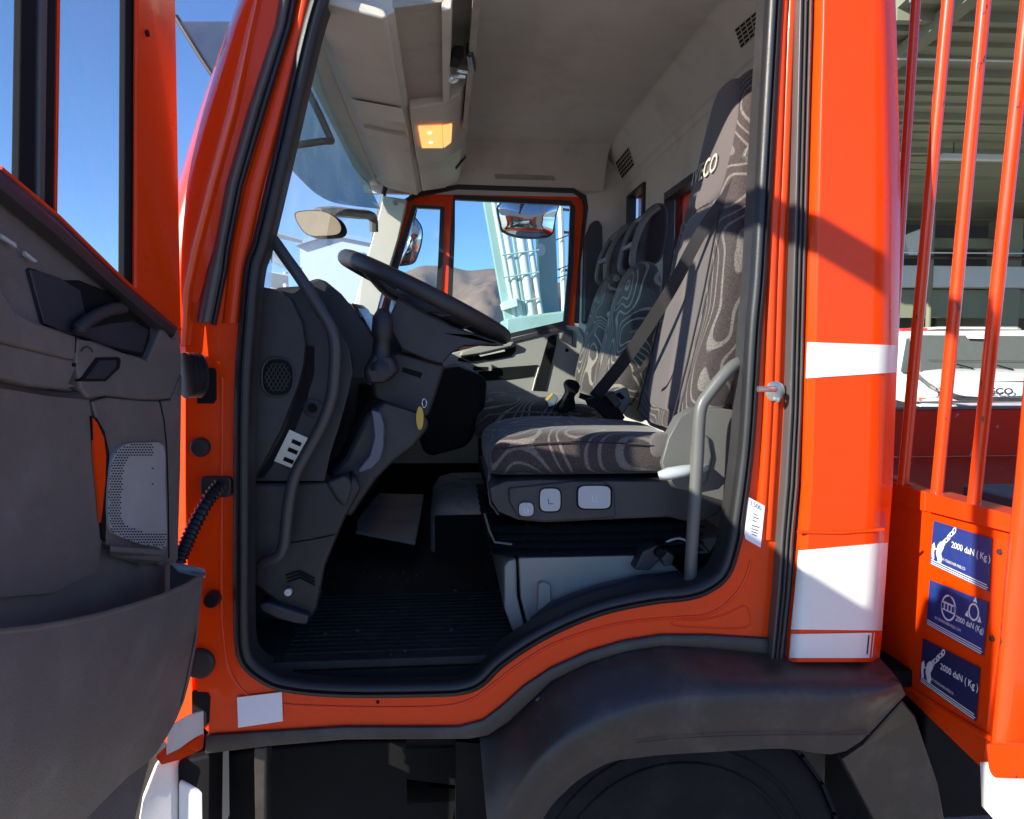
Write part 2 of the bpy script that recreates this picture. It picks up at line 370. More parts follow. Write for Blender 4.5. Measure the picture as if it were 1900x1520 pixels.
# pressed ridge along the sill and up the rear pillar (follows the seal a few centimetres outside)
RID = [(413,700),(411,1040),(412,1150),(425,1240),(460,1290),(520,1306),(640,1312),(800,1312),(870,1300),(912,1272),(960,1235),(1020,1198),(1090,1172),(1160,1155),(1250,1146),(1310,1141),(1350,1118),(1380,1080),(1393,1040)]
mk('pressed_ridge', G().tube([A(x, y, .036) for x, y in cat2(RID, 4)], .004, 8), M['paint'], side)
mk('pressed_ridge', G().tube([A(x, y, .0355) for x, y in cat2([(1248,1150),(1252,1160),(1330,1165),(1385,1163),(1390,1140),(1380,1124),(1345,1140),(1300,1150),(1252,1149)], 3)], .0025, 6), M['paint'], side)
# rear pillar: two rounded orange flutes
for xs, r in (((1462,1450,1441,1432,1424,1410),.012), ((1476,1466,1456,1447,1438,1424),.010)):
    pts = [A(x, y, .036) for x, y in zip(xs, (-120,48,300,500,760,1000))]
    mk('pillar_flute', G().tube(cat(pts, 4), r, 10), M['paint'], side)
# hinge face details
g = G().plate(PY([(366,683),(398,683),(401,690),(401,742),(396,749),(366,749)], .032), (0, .01, 0)); mk('cable_port', g, M['black'], side)
g = G().plate(PY([(371,889),(377,885),(424,885),(429,890),(429,917),(424,923),(377,923),(371,917)], .022), (0, .02, 0)); gl = mk('cable_gland', g, M['seal'], side, bevel=.004)
path = cat([A(408,900,.005), A(385,930,-.02), A(362,972,-.03), A(345,1010,-.035), A(330,1045,-.04)], 14)
mk('corrugated_cable', G().tube(path, [.0135+.0022*(1 if i % 3 == 0 else -1 if i % 3 == 1 else 0) for i in range(len(path))], 12), M['gloss'], side)
for k, x in enumerate((346, 351, 357, 363)):
    pass
c0 = A(345, 697, -.0); c1 = A(370, 697, .03)
ax = (c1-c0).normalized(); rr = 51*1.6/1400
prof = []
for k in range(8): prof += [(k*.0045, rr*.78 if k % 2 else rr*.92)]
mk('cable_bellows', G().lathe(A(343,697,-.03), Vector((.75,.62,0)), [(d, r*.62+.012) for d, r in prof], 18), M['seal'], side)
def disc(px, py, Y, rpx, name, m, parent, th=.008):
    c = A(px, py, Y); r = rpx*(c-CAM).dot(fwd)/F
    return mk(name, G().lathe(c, (0, -1, 0), [(-.004, r), (th*.5, r), (th, r*.85), (th*1.05, 0.0005)], 24), m, parent)
disc(372, 830, .03, 18, 'rubber_plug', M['seal'], side)
disc(396, 1110, .03, 15, 'bump_stop', M['gloss'], side, .02)
disc(370, 1231, .03, 28, 'rubber_plug', M['seal'], side, .01)
mk('striker_nut', G().lathe(A(373, 667, .03), (0,-1,0), [(0,.012),(.008,.012),(.012,.007),(.013,.0004)], 6), M['steel'], side)
mk('hinge_slot', G().plate(PY([(356,1284),(386,1286),(390,1294),(388,1340),(376,1352),(356,1350)], .033), (0, .01, 0)), M['black'], side)
# white check strap of the door and the hinge plate below it
rows = []
for t in range(9):
    a = t/8
    x = 377-66*a; rows.append([A(x, 1318+a*34 - 6*math.sin(a*3), .03-.13*a), A(x-3*a, 1366+a*34, .03-.13*a)])
mk('check_strap', G().sheet(rows, (.002, -.003, 0)), M['strap'], side, bevel=.001)
mk('hinge_plate', G().plate([A(288,1405,-.12), A(312,1383,-.08), A(376,1364,.02), A(374,1392,.02), A(330,1412,-.06), A(300,1420,-.12)], (0,.012,0)), M['paint'], side, bevel=.003)
# paper notices stuck on the body
g = G().plate(PY([(440,1294),(523,1284),(525,1338),(442,1350)], .0300), (0, -.0008, 0)); mk('paper_notice', g, M['paper'], side, label='blank white paper stuck on the sill below the door opening')
pn = mk('paper_notice', G().plate(PY([(1388,922),(1419,939),(1411,1016),(1383,1000),(1381,990)], .0225), (0, -.0008, 0)), M['paper'], side, label='white printed slip stuck on the rear door pillar')
q = [A(1394,938,.0214), A(1413,948,.0214), A(1412,939,.0214), A(1394,929,.0214)]
ptx = text_geo('1500', q, thick=.0003)
for i, (y, x0, x1) in enumerate(((952,1398,1405),(958,1397,1408),(964,1396,1404),(974,1395,1409),(980,1394,1407),(985,1394,1406),(990,1395,1405))):
    ptx.plate(PY([(x0,y),(x1,y+4),(x1,y+6),(x0,y+2)], .0216), (0, -.0002, 0))
mk('print', ptx, M['ink'], pn)
# door striker on the rear pillar
st = mk('striker', G().lathe(A(1437,726,.026), (0,-1,0), [(0,.022),(.004,.022),(.006,.018),(.0062,.0004)], 16), M['steel'], side)
mk('pin', G().tube([A(1438,722,.022), A(1437,722,-.01), A(1420,722,-.022), A(1406,722,-.022)], .0065, 10), M['steel'], st)
mk('bolt', G().lathe(A(1441,742,.02), (0,-1,0), [(0,.006),(.004,.006),(.0045,.0004)], 6), M['chrome'], st)
for x, y in ((701,1303),): disc(x, y, .034, 3, 'screw', M['black'], side, .002)

# ---- rubber seal round the opening
segp = [(-.016,.0),(-.016,-.012),(-.012,-.019),(-.005,-.021),(-.002,-.013),(.001,-.013),(.004,-.023),(.012,-.022),(.0165,-.012),(.0165,.004)]
sealp = PY(OPENS, YS-.006)
mk('door_seal', G().sweep(sealp, [(a, b) for a, b in segp], (0, 1, 0), True), M['seal'], truck, ang=60, label='black rubber seal round the door opening')
# inner return behind the seal
g = G().plate(PY(offset_loop(OPENS, 12), YS+.0), (0, .055, 0), [PY(offset_loop(OPENS, -11), YS+.0)])
mk('inner_trim_ring', g, M['dark2'], truck, bevel=.004)

# ---- front pillar: rounded outer panel, shadow groove, rubber strip, inner red strip
ys = [-170, -60, 48, 205, 342, 462, 540, 640]
Lx = [508, 464, 424, 370, 328, 292, 276, 262]; Rx = [516, 493, 470, 438, 400, 369, 352, 345]
rows = []
for y, a, b in zip(ys, Lx, Rx):
    r = []
    for k in range(9):
        t = k/8
        r.append(A(a+(b-a)*t, y, .012+.032*(1-t)**2+.05*(max(0, .22-t)/.22)**2+.008*max(0, (t-.8)/.2)**2))
    rows.append(r)
g = G().sheet([cat(r, 2) for r in rows], (.01, .03, 0))
pil = mk('front_pillar', g, M['pgloss'], truck, ang=60, label='glossy orange windscreen pillar')
def strip(name, ys, lx, rx, Y, m, parent, bulge=.006, d=.02, n=6):
    rows = []
    for y, a, b in zip(ys, lx, rx):
        rows.append([A(a+(b-a)*k/n, y, Y-bulge*math.sin(math.pi*k/n)) for k in range(n+1)])
    return mk(name, G().sheet(rows, (0, d, 0)), m, parent, ang=60)
strip('pillar_groove', [-160,48,205,342,462,500,560], [517,472,440,402,371,360,348], [548,512,462,420,398,386,368], .03, M['paint'], pil, 0, .02)
strip('pillar_weatherstrip', [-160,48,205,342,462,500,598], [545,510,459,419,397,384,364], [568,528,479,440,416,412,392], .024, M['sealgrey'], pil, .012, .02)
strip('pillar_weatherstrip', [-160,48,205,342,462,500,603], [568,528,479,440,416,412,392], [580,540,492,450,426,421,400], .027, M['seal'], pil, .006, .02)
strip('pillar_strip', [-160,48,205,342,445,500,600], [582,543,496,454,432,423,412], [610,566,527,490,467,454,442], .034, M['paint'], pil, .008, .02)
# body below the pillar: scuttle corner in front of the hinge face (behind the door)
mk('scuttle_corner', G().plate([A(348,560,.06), A(250,600,.16), A(240,1000,.16), A(270,1400,.14), A(360,1400,.06)], (.0,.05,0)), M['paint'], truck, bevel=.01)

# ---- rear corner panel of the cab
ys = [-170, 48, 200, 356, 440, 640, 690, 900, 1010, 1100, 1170, 1230]
Lx = [1518, 1514, 1509, 1505, 1502, 1497, 1495, 1490, 1482, 1474, 1467, 1462]
Rx = [1656, 1664, 1668, 1672, 1671, 1668, 1665, 1657, 1649, 1643, 1638, 1632]
def corner_row(y, a, b, off=0):
    r = []
    for k in range(11):
        t = k/10; bend = .05*max(0, (t-.80)/.2)**2+.015*max(0, (.1-t)/.1)**2
        r.append(A(a+(b-a)*t, y, -.012+bend+off))
    return r
cp = mk('corner_panel', G().sheet([corner_row(y, a, b) for y, a, b in zip(ys, Lx, Rx)], (.0, .05, 0)), M['paint'], truck, ang=60, bevel=.003, label='orange rear cab corner panel with white bands')
def lerpx(y, X):
    for i in range(len(ys)-1):
        if ys[i] <= y <= ys[i+1]: return X[i]+(X[i+1]-X[i])*(y-ys[i])/(ys[i+1]-ys[i])
def band(yl0, yr0, yl1, yr1, name='white_band', m='white', inset=1, off=-.0022, a=0, b=1, parent=None):
    rows = []
    for s in (0, .5, 1):
        r = []
        for k in range(13):
            t = a+(b-a)*k/12; y = (yl0+(yr0-yl0)*t)*(1-s)+(yl1+(yr1-yl1)*t)*s
            l = lerpx(y, Lx)+inset; rr = lerpx(y, Rx)-inset
            bend = .05*max(0, (t-.80)/.2)**2+.015*max(0, (.1-t)/.1)**2
            r.append(A(l+(rr-l)*t, y, -.012+bend+off))
        rows.append(r)
    return mk(name, G().sheet(rows, (0, .0015, 0)), M[m], parent or cp, ang=60)
band(635, 641, 702, 691)
band(1022, 1007, 1168, 1170)
b3 = band(1177, 1174, 1221, 1221, inset=2)
band(1190, 1178, 1216, 1214, name='tape_tear', m='dark2', a=.86, b=.872, off=-.0032, inset=2)
mk('panel_crease', G().tube([A(x, y, -.013) for x, y in ((1480,987),(1560,989),(1640,983))], .0035, 8), M['paint'], cp)
# rubber strips between pillar and corner panel
rys = [-160, 48, 330, 640, 760, 900, 1000, 1100, 1228]
rl = [1484, 1480, 1474, 1466, 1463, 1455, 1447, 1440, 1428]; rr_ = [1519, 1515, 1507, 1499, 1496, 1490, 1480, 1473, 1458]
for k, (m, f0, f1, bu) in enumerate((('sealgrey', 0, .30, .008), ('sealgrey', .33, .52, .010), ('sealgrey', .55, .80, .009), ('seal', .80, 1.0, .003))):
    strip('rear_weatherstrip', rys, [a+(b-a)*f0 for a, b in zip(rl, rr_)], [a+(b-a)*f1 for a, b in zip(rl, rr_)], .012+(.006 if m == 'seal' else 0), M[m], cp, bu, .03)

# ---- black sill trim, mudguard, mud flap, step well, wheel
TR0 = [(380,1368),(393,1364),(640,1349),(800,1349),(851,1349),(896,1337),(937,1305),(971,1274),(1022,1240),(1091,1209),(1159,1189),(1228,1178),(1313,1178),(1428,1185)]
TR1 = [(380,1400),(500,1385),(640,1373),(800,1372),(870,1372),(905,1366),(945,1340),(975,1312),(1022,1266),(1091,1232),(1159,1211),(1228,1200),(1313,1204),(1428,1216)]
mk('sill_trim', G().sheet([[A(a[0], a[1], .027), A((a[0]+b[0])/2, (a[1]+b[1])/2, .022), A(b[0], b[1], .024)] for a, b in zip(TR0, TR1)], (0, .04, 0)), M['fender'], truck, bevel=.003)
# mudguard: sections from the inner edge (under the trim) over the ridge to the lower lip
INN = [(890,1372),(916,1366),(950,1338),(982,1305),(1028,1262),(1095,1228),(1163,1208),(1230,1197),(1313,1200),(1428,1212),(1540,1215),(1634,1224)]
RDG = [(905,1540),(930,1490),(960,1436),(990,1396),(1045,1350),(1110,1313),(1178,1287),(1245,1271),(1313,1265),(1450,1262),(1560,1264),(1668,1262)]
LIP = [(985,1560),(1020,1500),(1050,1468),(1075,1446),(1110,1425),(1142,1412),(1185,1406),(1228,1401),(1313,1396),(1450,1389),(1569,1394),(1680,1290)]
secs = []
for i, (a, b, c) in enumerate(zip(INN, RDG, LIP)):
    tb = min(1, i/5)
    yin = .03; yr = -.055; yl = -.075
    p = [A(a[0], a[1], yin), A(a[0]*.6+b[0]*.4, a[1]*.6+b[1]*.4, -.012), A(a[0]*.15+b[0]*.85, a[1]*.15+b[1]*.85, -.045), A(b[0]*.93+c[0]*.07, b[1]*.93+c[1]*.07, yr-.012), A(b[0]*.75+c[0]*.25, b[1]*.75+c[1]*.25, yl-.002), A(b[0]*.3+c[0]*.7, b[1]*.3+c[1]*.7, yl), A(b[0]*.24+c[0]*.76, b[1]*.24+c[1]*.76, yl+.006), A(c[0], c[1], yl+.004), A(c[0], c[1]-3, yl+.03)]
    secs.append(p)
# smooth along the arch
cols = list(zip(*secs)); cols = [cat(c, 4) for c in cols]; secs = [list(r) for r in zip(*cols)]
g = G().sheet([r for r in secs], (.0, .012, .004))
fen = mk('mudguard', g, M['fender'], truck, ang=50, label='dark grey plastic mudguard over the front wheel')
for x, y in ((1000,1290),(1120,1226),(1260,1203),(1400,1212),(1560,1219)):
    mk('guard_bolt', G().lathe(A(x, y+7, .024), (0,-1,.3), [(-.003,.008),(.003,.008),(.006,.005),(.0065,.0004)], 10), M['gloss'], fen)
mk('guard_crease', G().tube(cat([A(x, y, -.0765) for x, y in ((1180,1379),(1240,1372),(1340,1366),(1450,1364),(1560,1364),(1615,1362))], 4), .0011, 6), M['fender'], fen)
mk('mud_flap', G().plate([A(1562,1410,.02), A(1600,1385,.01), A(1676,1300,-.01), A(1700,1330,.01), A(1742,1455,.05), A(1760,1560,.06), A(1640,1560,.03)], (.0, .03, 0)), M['fender'], truck, bevel=.006)
# step well under the cab, dark box with recess
sw = mk('step_well', G().plate(PY([(330,1412),(480,1390),(640,1376),(850,1374),(905,1380),(880,1440),(850,1500),(830,1600),(330,1600)], .30), (0, .4, 0)), M['black'], truck, bevel=.01)
mk('arch_liner', G().plate(PY([(820,1376),(940,1372),(1100,1330),(1300,1300),(1560,1310),(1640,1340),(1640,1640),(820,1640)], .36), (0,.03,0)).plate(PY([(846,1376),(905,1382),(985,1420),(985,1640),(846,1640)], .16), (0,.2,0)), M['black'], truck)
mk('step_post', G().plate(PY([(472,1386),(496,1386),(494,1600),(474,1600)], .06), (0, .05, 0)), M['fender'], sw, bevel=.008)
mk('step_side', G().plate(PY([(330,1415),(390,1400),(388,1600),(330,1600)], .05), (0, .1, 0)), M['black'], sw, bevel=.008)
mk('bumper_corner', G().plate([A(262,1480,.0), A(288,1415,.0), A(322,1418,.03), A(326,1480,.03), A(326,1620,.03), A(240,1620,.0)], (.0,.2,0)), M['white'], truck, bevel=.01, label='white front bumper corner behind the door')
mk('hidden_sun_block', G().mm((-.82, .10, .35), (-.56, 1.94, .755)), M['fender'], truck, bevel=.03, seg=3)  # unseen block added to keep the sun off the step well
mk('bumper_corner', G().plate([A(331,1450,.04), A(376,1466,.05), A(378,1620,.05), A(331,1620,.04)], (.0,.2,0)), M['white'], truck, bevel=.006)
# front wheel (behind the mudguard)
def wheel(c, r, w, parent):
    c = Vector(c); ax = (0, 1, 0)
    t = mk('wheel', G().lathe(c, ax, [(0,r*.55),(0.0,r*.60),(.0,r*.86),(.02,r*.95),(.04,r),(w-.04,r),(w-.02,r*.95),(w,r*.86),(w,r*.55)], 40), M['tyre'], parent, ang=50)
    g = G()
    for k in range(30):
        a = 2*math.pi*k/30
        g.box(c+Vector((math.cos(a)*r, w*.5, math.sin(a)*r)), (.074, w*.8, .008), Matrix.Rotation(-a+math.pi/2, 3, 'Y'))
    mk('tread', g, M['tyre'], t)
    for rad in (.7, .8): 
        mk('sidewall_ring', G().tube([c+Vector((math.cos(a)*r*rad, -.002, math.sin(a)*r*rad)) for a in [2*math.pi*i/40 for i in range(41)]], .004, 6), M['tyre'], t)
    mk('rim', G().lathe(c+Vector((0,.03,0)), ax, [(0,r*.56),(.02,r*.5),(.05,r*.3),(.03,r*.25),(-.02,r*.22),(-.03,.001)], 24), M['steel'], t)
wc = A(1262, 1490, .02)
wheel((wc.x, .03, .40), .40, .26, truck)
wheel((wc.x, 1.76, .40), .40, .26, truck)
wheel((wc.x+3.2, .03, .40), .40, .26, truck)
wheel((wc.x+3.2, 1.76, .40), .40, .26, truck)
# wheel house liner and chassis
g = G()
g.mm((-.05, .40, .55), (1.15, 1.65, .80)); g.mm((-.6, .55, .55), (5.4, .70, .80)); g.mm((-.6, 1.30, .55), (5.4, 1.45, .80))
mk('chassis', g, M['black'], truck, bevel=.01)
mk('wheel_house', G().mm((wc.x-.62, .30, .45), (wc.x+.62, .34, .92)).mm((wc.x-.62, .10, .80), (wc.x+.62, .34, .84)), M['black'], truck)
g = G()
for k in range(14): g.tube([Vector((.74+.0*k, .2+.012*k, .60+.01*k)), Vector((.92, .2+.012*k, .62+.01*k))], .006, 6)
mk('suspension_spring', g, M['fender'], truck)
mk('axle_bracket', G().mm((.66, .24, .50), (.84, .34, .66)).mm((.86,.2,.45),(.95,.4,.84)), M['fender'], truck, bevel=.01)

# ---- cab shell: roof, rear wall skin, far side, front, floor
sh = G()
sh.mm((-.34, .06, 2.535), (.93, 1.94, 2.585))                 # roof
roofp = mk('roof', sh, M['paint'], truck, bevel=.02)
mk('header', G().mm((-.36, .045, 2.475), (.92, .10, 2.535)), M['paint'], truck, bevel=.01)
mk('windscreen_header', G().mm((-.37, .10, 2.33), (-.29, 1.92, 2.535)), M['beige'], truck, bevel=.012)
mk('front_panel', G().mm((-.60, .16, .80), (-.50, 1.86, 1.72)), M['paint'], truck, bevel=.03)
mk('near_wing', G().mm((-.52, .10, .95), (-.46, .16, 1.62)), M['paint'], truck)
mk('floor_pan', G().mm((-.50, .07, .84), (.90, 1.95, .905)), M['black'], truck)
g = G().mm((-.50, .075, .905), (.55, 1.9, .925))
fm = mk('floor_mat', g, M['mat_'], truck, bevel=.004)
for k in range(16): pass
g = G()
for k in range(16): g.mm((-.36, .115+.026*k, .9245), (.20, .122+.026*k, .9285))
setp(mk('mat_rib', g, M['mat_'], fm), kind='stuff')
g = G()
for k in range(90):
    x = random.uniform(-.40, .16); y = random.uniform(.09, .75); r = random.uniform(.0012, .0042)*(1 if random.random() < .85 else 2)
    g.lathe((x, y, .926+r*.4), (random.uniform(-.4,.4), random.uniform(-.4,.4), 1), [(-r*.6, r*.2), (0, r), (r*.6, r*.2)], 5)
setp(mk('grit', g, mat('grit', (.07,.062,.052), .9, var=.4, vscale=60), fm), kind='stuff')
mk('firewall', G().mm((-.495, .17, .90), (-.47, 1.9, 1.69)), M['black'], truck)
mk('far_upper_trim', G().mm((-.36, 1.932, 2.30), (.92, 1.96, 2.53)), M['headliner'], truck)
mk('far_lower_trim', G().mm((-.47, 1.932, .90), (.83, 1.96, 1.60)), M['black'], truck)
mk('far_lower_skin', G().mm((-.5, 1.97, .85), (.86, 2.03, 1.62)), M['paint'], truck)
# ================================================================ cab interior
def P3(px, py, pt, n):
    d = ray(px, py); n = Vector(n); return CAM + d*((Vector(pt)-CAM).dot(n)/d.dot(n))
def polyXZ(pts, y0, y1):
    return G().plate([Vector((x, y0, z)) for x, z in pts], (0, y1-y0, 0))
# headliner: ceiling, coves, sloped rear header
yz = [(.085,2.455),(.10,2.465),(.16,2.485),(.25,2.5),(1.0,2.505),(1.70,2.5),(1.79,2.49),(1.85,2.45),(1.90,2.38),(1.925,2.325)]
rows = []
for X in (-.30, 0, .3, .6, .725):
    rows.append(cat([Vector((X, y, z)) for y, z in yz], 3))
mk('headliner', G().sheet(rows, (0, 0, .02)), M['headliner'], truck, ang=70, label='beige cloth headliner of the cab roof')
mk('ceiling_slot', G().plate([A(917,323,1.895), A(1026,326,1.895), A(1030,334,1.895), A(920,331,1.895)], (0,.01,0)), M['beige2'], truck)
prof = [(.715,2.503),(.735,2.49),(.80,2.40),(.815,2.378),(.822,2.372),(.826,2.362),(.83,2.35)]
rows = [[Vector((x, y, z)) for x, z in cat2(prof, 3)] for y in (.09, .5, 1.0, 1.5, 1.93)]
mk('rear_header', G().sheet(rows, (.02, 0, .01)), M['headliner'], truck, ang=70)
SP, SN = (.725, 0, 2.5), (.12, 0, .095)
def vent(quad, nr, nc, holes):
    P = [P3(x, y, SP, SN) for x, y in quad]; n = Vector(SN).normalized()*-1
    f = mk('vent', G().plate([p+n*.002 for p in P], n*.004), M['beige2'], truck, bevel=.001)
    q = quadmap([p+n*.0065 for p in P]); g = G()
    for i in range(nr):
        for j in range(nc):
            s0 = (i+.2)/nr; s1 = (i+.8)/nr; t0 = (j+.12)/nc; t1 = (j+.88)/nc
            g.plate([q(t0, s0), q(t1, s0), q(t1, s1), q(t0, s1)], n*.0008)
    mk('slot', g, M['black'], f)
vent([(1156,331),(1179,305),(1167,272),(1144,300)], 5, 7, None)
vent([(1378,88),(1424,44),(1418,8),(1366,52)], 5, 5, None)
# rear wall with two windows
XR = .832
w1 = PX([(1176,398),(1208,372),(1206,336),(1172,362)], XR)
w2 = [AX(1236,368,XR), AX(1276,334,XR)]
zt = w2[0].z; w2 = [Vector((XR, 1.27, 1.72)), Vector((XR, .35, 1.72)), Vector((XR, .35, zt)), Vector((XR, 1.27, zt))]
z1 = sum(p.z for p in w1[2:])/2
w1 = [Vector((XR, 1.86, 1.72)), Vector((XR, 1.60, 1.72)), Vector((XR, 1.60, z1)), Vector((XR, 1.86, z1))]
outer = [Vector((XR, .09, .92)), Vector((XR, 1.94, .92)), Vector((XR, 1.94, 2.36)), Vector((XR, .09, 2.36))]
rw = mk('rear_wall', G().plate(outer, (.03, 0, 0), [w1, w2]), M['headliner'], truck)
for wn in (w1, w2):
    wn2 = cat(wn, 1, True)
    f = mk('rear_window', G().sweep([(p+Vector((-.004,0,0))) for p in wn], [(-.018,-.008),(.012,-.008),(.012,.03),(-.018,.03)], (1,0,0), True), M['seal'], truck)
    mk('pane', G().plate([p+Vector((.02,0,0)) for p in wn], (.004,0,0)), M['glass'], f)
# skin behind the rear wall (orange outer)
o2 = [p+Vector((.06,0,0)) for p in outer]
mk('rear_skin', G().plate(o2, (.03,0,0), [[p+Vector((.06,0,0)) for p in w1], [p+Vector((.06,0,0)) for p in w2]]), M['paint'], truck)

# ---- overhead console
yA, yB = .07, 1.83
con = mk('overhead_console', polyXZ([(-.31,2.345),(-.272,2.318),(-.115,2.282),(-.10,2.292),(-.10,2.50),(-.31,2.50)], yA, yB), M['beige'], truck, bevel=.004, label='beige overhead console above the windscreen with a lit amber lamp')
mk('padded_visor', polyXZ([(-.268,2.310),(-.25,2.298),(-.125,2.268),(-.112,2.272),(-.115,2.286),(-.265,2.322)], yA-.02, yB-.03), M['beige'], con, bevel=.006, seg=3)
def VP(x, y, d=.006):                               # on the padded visor's face
    return P3(x, y, (-.19,0,2.283-d), (.03,0,.125))
mk('visor_label', G().plate([VP(651,184), VP(745,201), VP(753,228), VP(668,214)], (0,0,-.001)), M['pillar'], con)
mk('visor_slit', G().plate([VP(674,234), VP(757,252), VP(757,255), VP(675,237)], (0,0,-.001)), M['beige2'], con)
for a in ((606,128),(641,203),(668,265),(700,328)):
    p = P3(a[0], a[1], (-.29,0,2.333), (.6,0,1)); mk('visor_clip', G().box(p, (.018,.03,.008)), M['beige2'], con, bevel=.002)
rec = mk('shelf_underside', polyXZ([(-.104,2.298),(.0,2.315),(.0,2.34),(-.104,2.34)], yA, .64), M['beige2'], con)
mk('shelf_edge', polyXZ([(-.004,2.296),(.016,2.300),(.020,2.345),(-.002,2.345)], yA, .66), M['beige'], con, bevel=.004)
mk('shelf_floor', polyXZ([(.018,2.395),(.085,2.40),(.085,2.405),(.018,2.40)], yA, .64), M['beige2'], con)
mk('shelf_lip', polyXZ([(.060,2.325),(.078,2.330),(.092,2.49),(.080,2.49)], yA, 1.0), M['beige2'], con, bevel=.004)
lb = polyXZ([(-.10,2.276),(-.002,2.294),(.045,2.322),(.085,2.40),(.09,2.49),(-.10,2.49)], .655, 1.27)
mk('lamp_housing', lb, M['beige'], con, bevel=.008, seg=3)
fp = polyXZ([(-.10,2.284),(.0,2.300),(.065,2.335),(.088,2.42),(.09,2.49),(-.10,2.49)], 1.275, 1.80)
mk('console_end', fp, M['beige'], con, bevel=.01, seg=3)
mk('console_slot', G().plate([P3(845,310,(.03,0,2.317),(-.035,0,.065)) , P3(864,288,(.03,0,2.317),(-.035,0,.065)), P3(865,290,(.03,0,2.317),(-.035,0,.065)), P3(846,313,(.03,0,2.317),(-.035,0,.065))], (0,0,-.006)), M['black'], con)
LN = (-.018, 0, .098)
lp = [P3(x, y, (-.05,0,2.283), LN) for x, y in ((783,272),(822,272),(820,232),(776,234))]
lens = mk('lamp_lens', G().plate(lp+[], (0,0,-.006)), M['lamp'], con, bevel=.002, label='lit amber reading lamp')
lq = [P3(x, y, (.02,0,2.307), (-.028,0,.047)) for x, y in ((823,272),(836,262),(838,229),(821,232))]
mk('lamp_lens', G().plate(lq, (.002,0,-.005)), M['lamp'], con, bevel=.002)
q = quadmap([p+Vector((0,0,-.0075)) for p in lp])
for t in (.32, .78):
    g = G(); c = q(.45, t); g.lathe(c, (0,0,-1), [(0,.0001),(.0,.006),(.002,.004),(.003,.0003)], 12); mk('bulb', g, M['bulb'], lens)
# things left on the shelf
kc = thing('key_case', A(846,120,.35), 'black key case lying in the overhead shelf', 'key case')
mk('case', G().box(A(846,105,.36), (.028,.07,.03), Matrix.Rotation(.2,3,'Z')), M['black'], kc, bevel=.006)
g = G()
for k in range(5):
    c = A(838+5*k, 148-4*k+6*(k%2), .38); g.box(c, (.012,.03,.006), Matrix.Rotation(.5*k,3,'Z'))
mk('key', g, M['chrome'], kc, bevel=.002)
sp = thing('sunglasses_case', A(872,110,.4), 'dark case stuck behind the shelf lip, right of the black key case', 'case')
mk('case', G().box(A(874,108,.42), (.02,.12,.035), Matrix.Rotation(-.1,3,'Z')), M['gloss'], sp, bevel=.008)

# ---- windscreen
bot = [(-.36,.06,1.72),(-.43,.3,1.725),(-.465,.7,1.73),(-.475,1.0,1.73),(-.465,1.3,1.73),(-.43,1.7,1.725),(-.37,1.93,1.72)]
top = [(-.25,.06,2.37),(-.295,.3,2.37),(-.325,.7,2.37),(-.33,1.0,2.37),(-.325,1.3,2.37),(-.30,1.7,2.36),(-.26,1.90,2.35)]
b = cat(bot, 4); t = cat(top, 4)
rows = [[p+(q-p)*k/8+Vector((-.018*math.sin(math.pi*k/8), 0, 0)) for p, q in zip(b, t)] for k in range(9)]
ws = mk('windscreen', G().grid(rows), M['wind'], truck, ang=80, label='windscreen glass')
mk('windscreen_seal', G().tube([r[-1]+Vector((.006,-.004,0)) for r in rows], .011, 8).tube([p+Vector((.008,0,-.012)) for p in t], .009, 8), M['seal'], ws)
# inner trim of the far windscreen pillar
pp = [(711,363),(756,370),(740,440),(716,520),(700,578),(690,640),(630,640),(658,560),(682,474),(704,393)]
mk('pillar_trim', G().plate(PY(pp, 1.87), (0,.05,0)), M['pillar'], truck, bevel=.006, label='pale trim of the far windscreen pillar')
disc(732, 376, 1.868, 4, 'trim_screw', M['ltgrey'], truck, .003)

# ---- dashboard
dp = [(-.49,1.70),(-.40,1.75),(-.31,1.757),(-.265,1.72),(-.25,1.60),(-.27,1.42),(-.32,1.22),(-.39,1.05),(-.42,.93),(-.50,.93)]
da = mk('dashboard', polyXZ(dp, .30, 1.86), M['dark'], truck, bevel=.025, seg=4, label='dark plastic dashboard')
endA = [(470,532),(489,533),(512,537),(540,556),(560,600),(566,640),(562,680),(552,716),(521,795),(492,850),(470,888),(462,888),(462,532)]
ea = mk('dash_end_panel', G().plate(PY(endA, .115), (0,.06,0)), M['dark2'], da, bevel=.010, seg=3)
endB = [(505,536),(545,545),(575,520),(600,560),(628,612),(648,645),(655,690),(645,735),(630,790),(614,840),(602,893),(468,893),(500,830),(540,720),(560,640),(545,580)]
mk('dash_side', G().plate(PY(endB, .145), (-.02,.17,0)), M['dark'], da, bevel=.012, seg=3)
# oval vent with crossed grille
ov = [(515+27*math.copysign(abs(math.cos(a))**.75, math.cos(a)), 700+33*math.copysign(abs(math.sin(a))**.75, math.sin(a))) for a in [2*math.pi*k/28 for k in range(28)]]
vn = mk('side_vent', G().plate(PY(ov, .1135), (0,.01,0)), M['black'], da, bevel=.002)
mk('vent_rim', G().tube([A(515+(x-515)*1.1, 700+(y-700)*1.1, .1145) for x, y in ov+ov[:1]], .003, 8), M['dark2'], vn)
g = G()
for k in range(-3, 4):
    for s in (-1, 1):
        pts = []
        for t in (-1, 1):
            x = 515+k*8+t*22*.7; y = 700+s*t*26
            pts.append((x, y))
        # clip inside oval
        def ins(x, y): return ((x-515)/25)**2+((y-700)/31)**2 < 1
        L = [(pts[0][0]+(pts[1][0]-pts[0][0])*i/30, pts[0][1]+(pts[1][1]-pts[0][1])*i/30) for i in range(31)]
        L = [q for q in L if ins(*q)]
        if len(L) > 3: g.tube([A(*L[0], .1125), A(*L[-1], .1125)], .0012, 5)
mk('grille_bar', g, M['dark2'], vn)
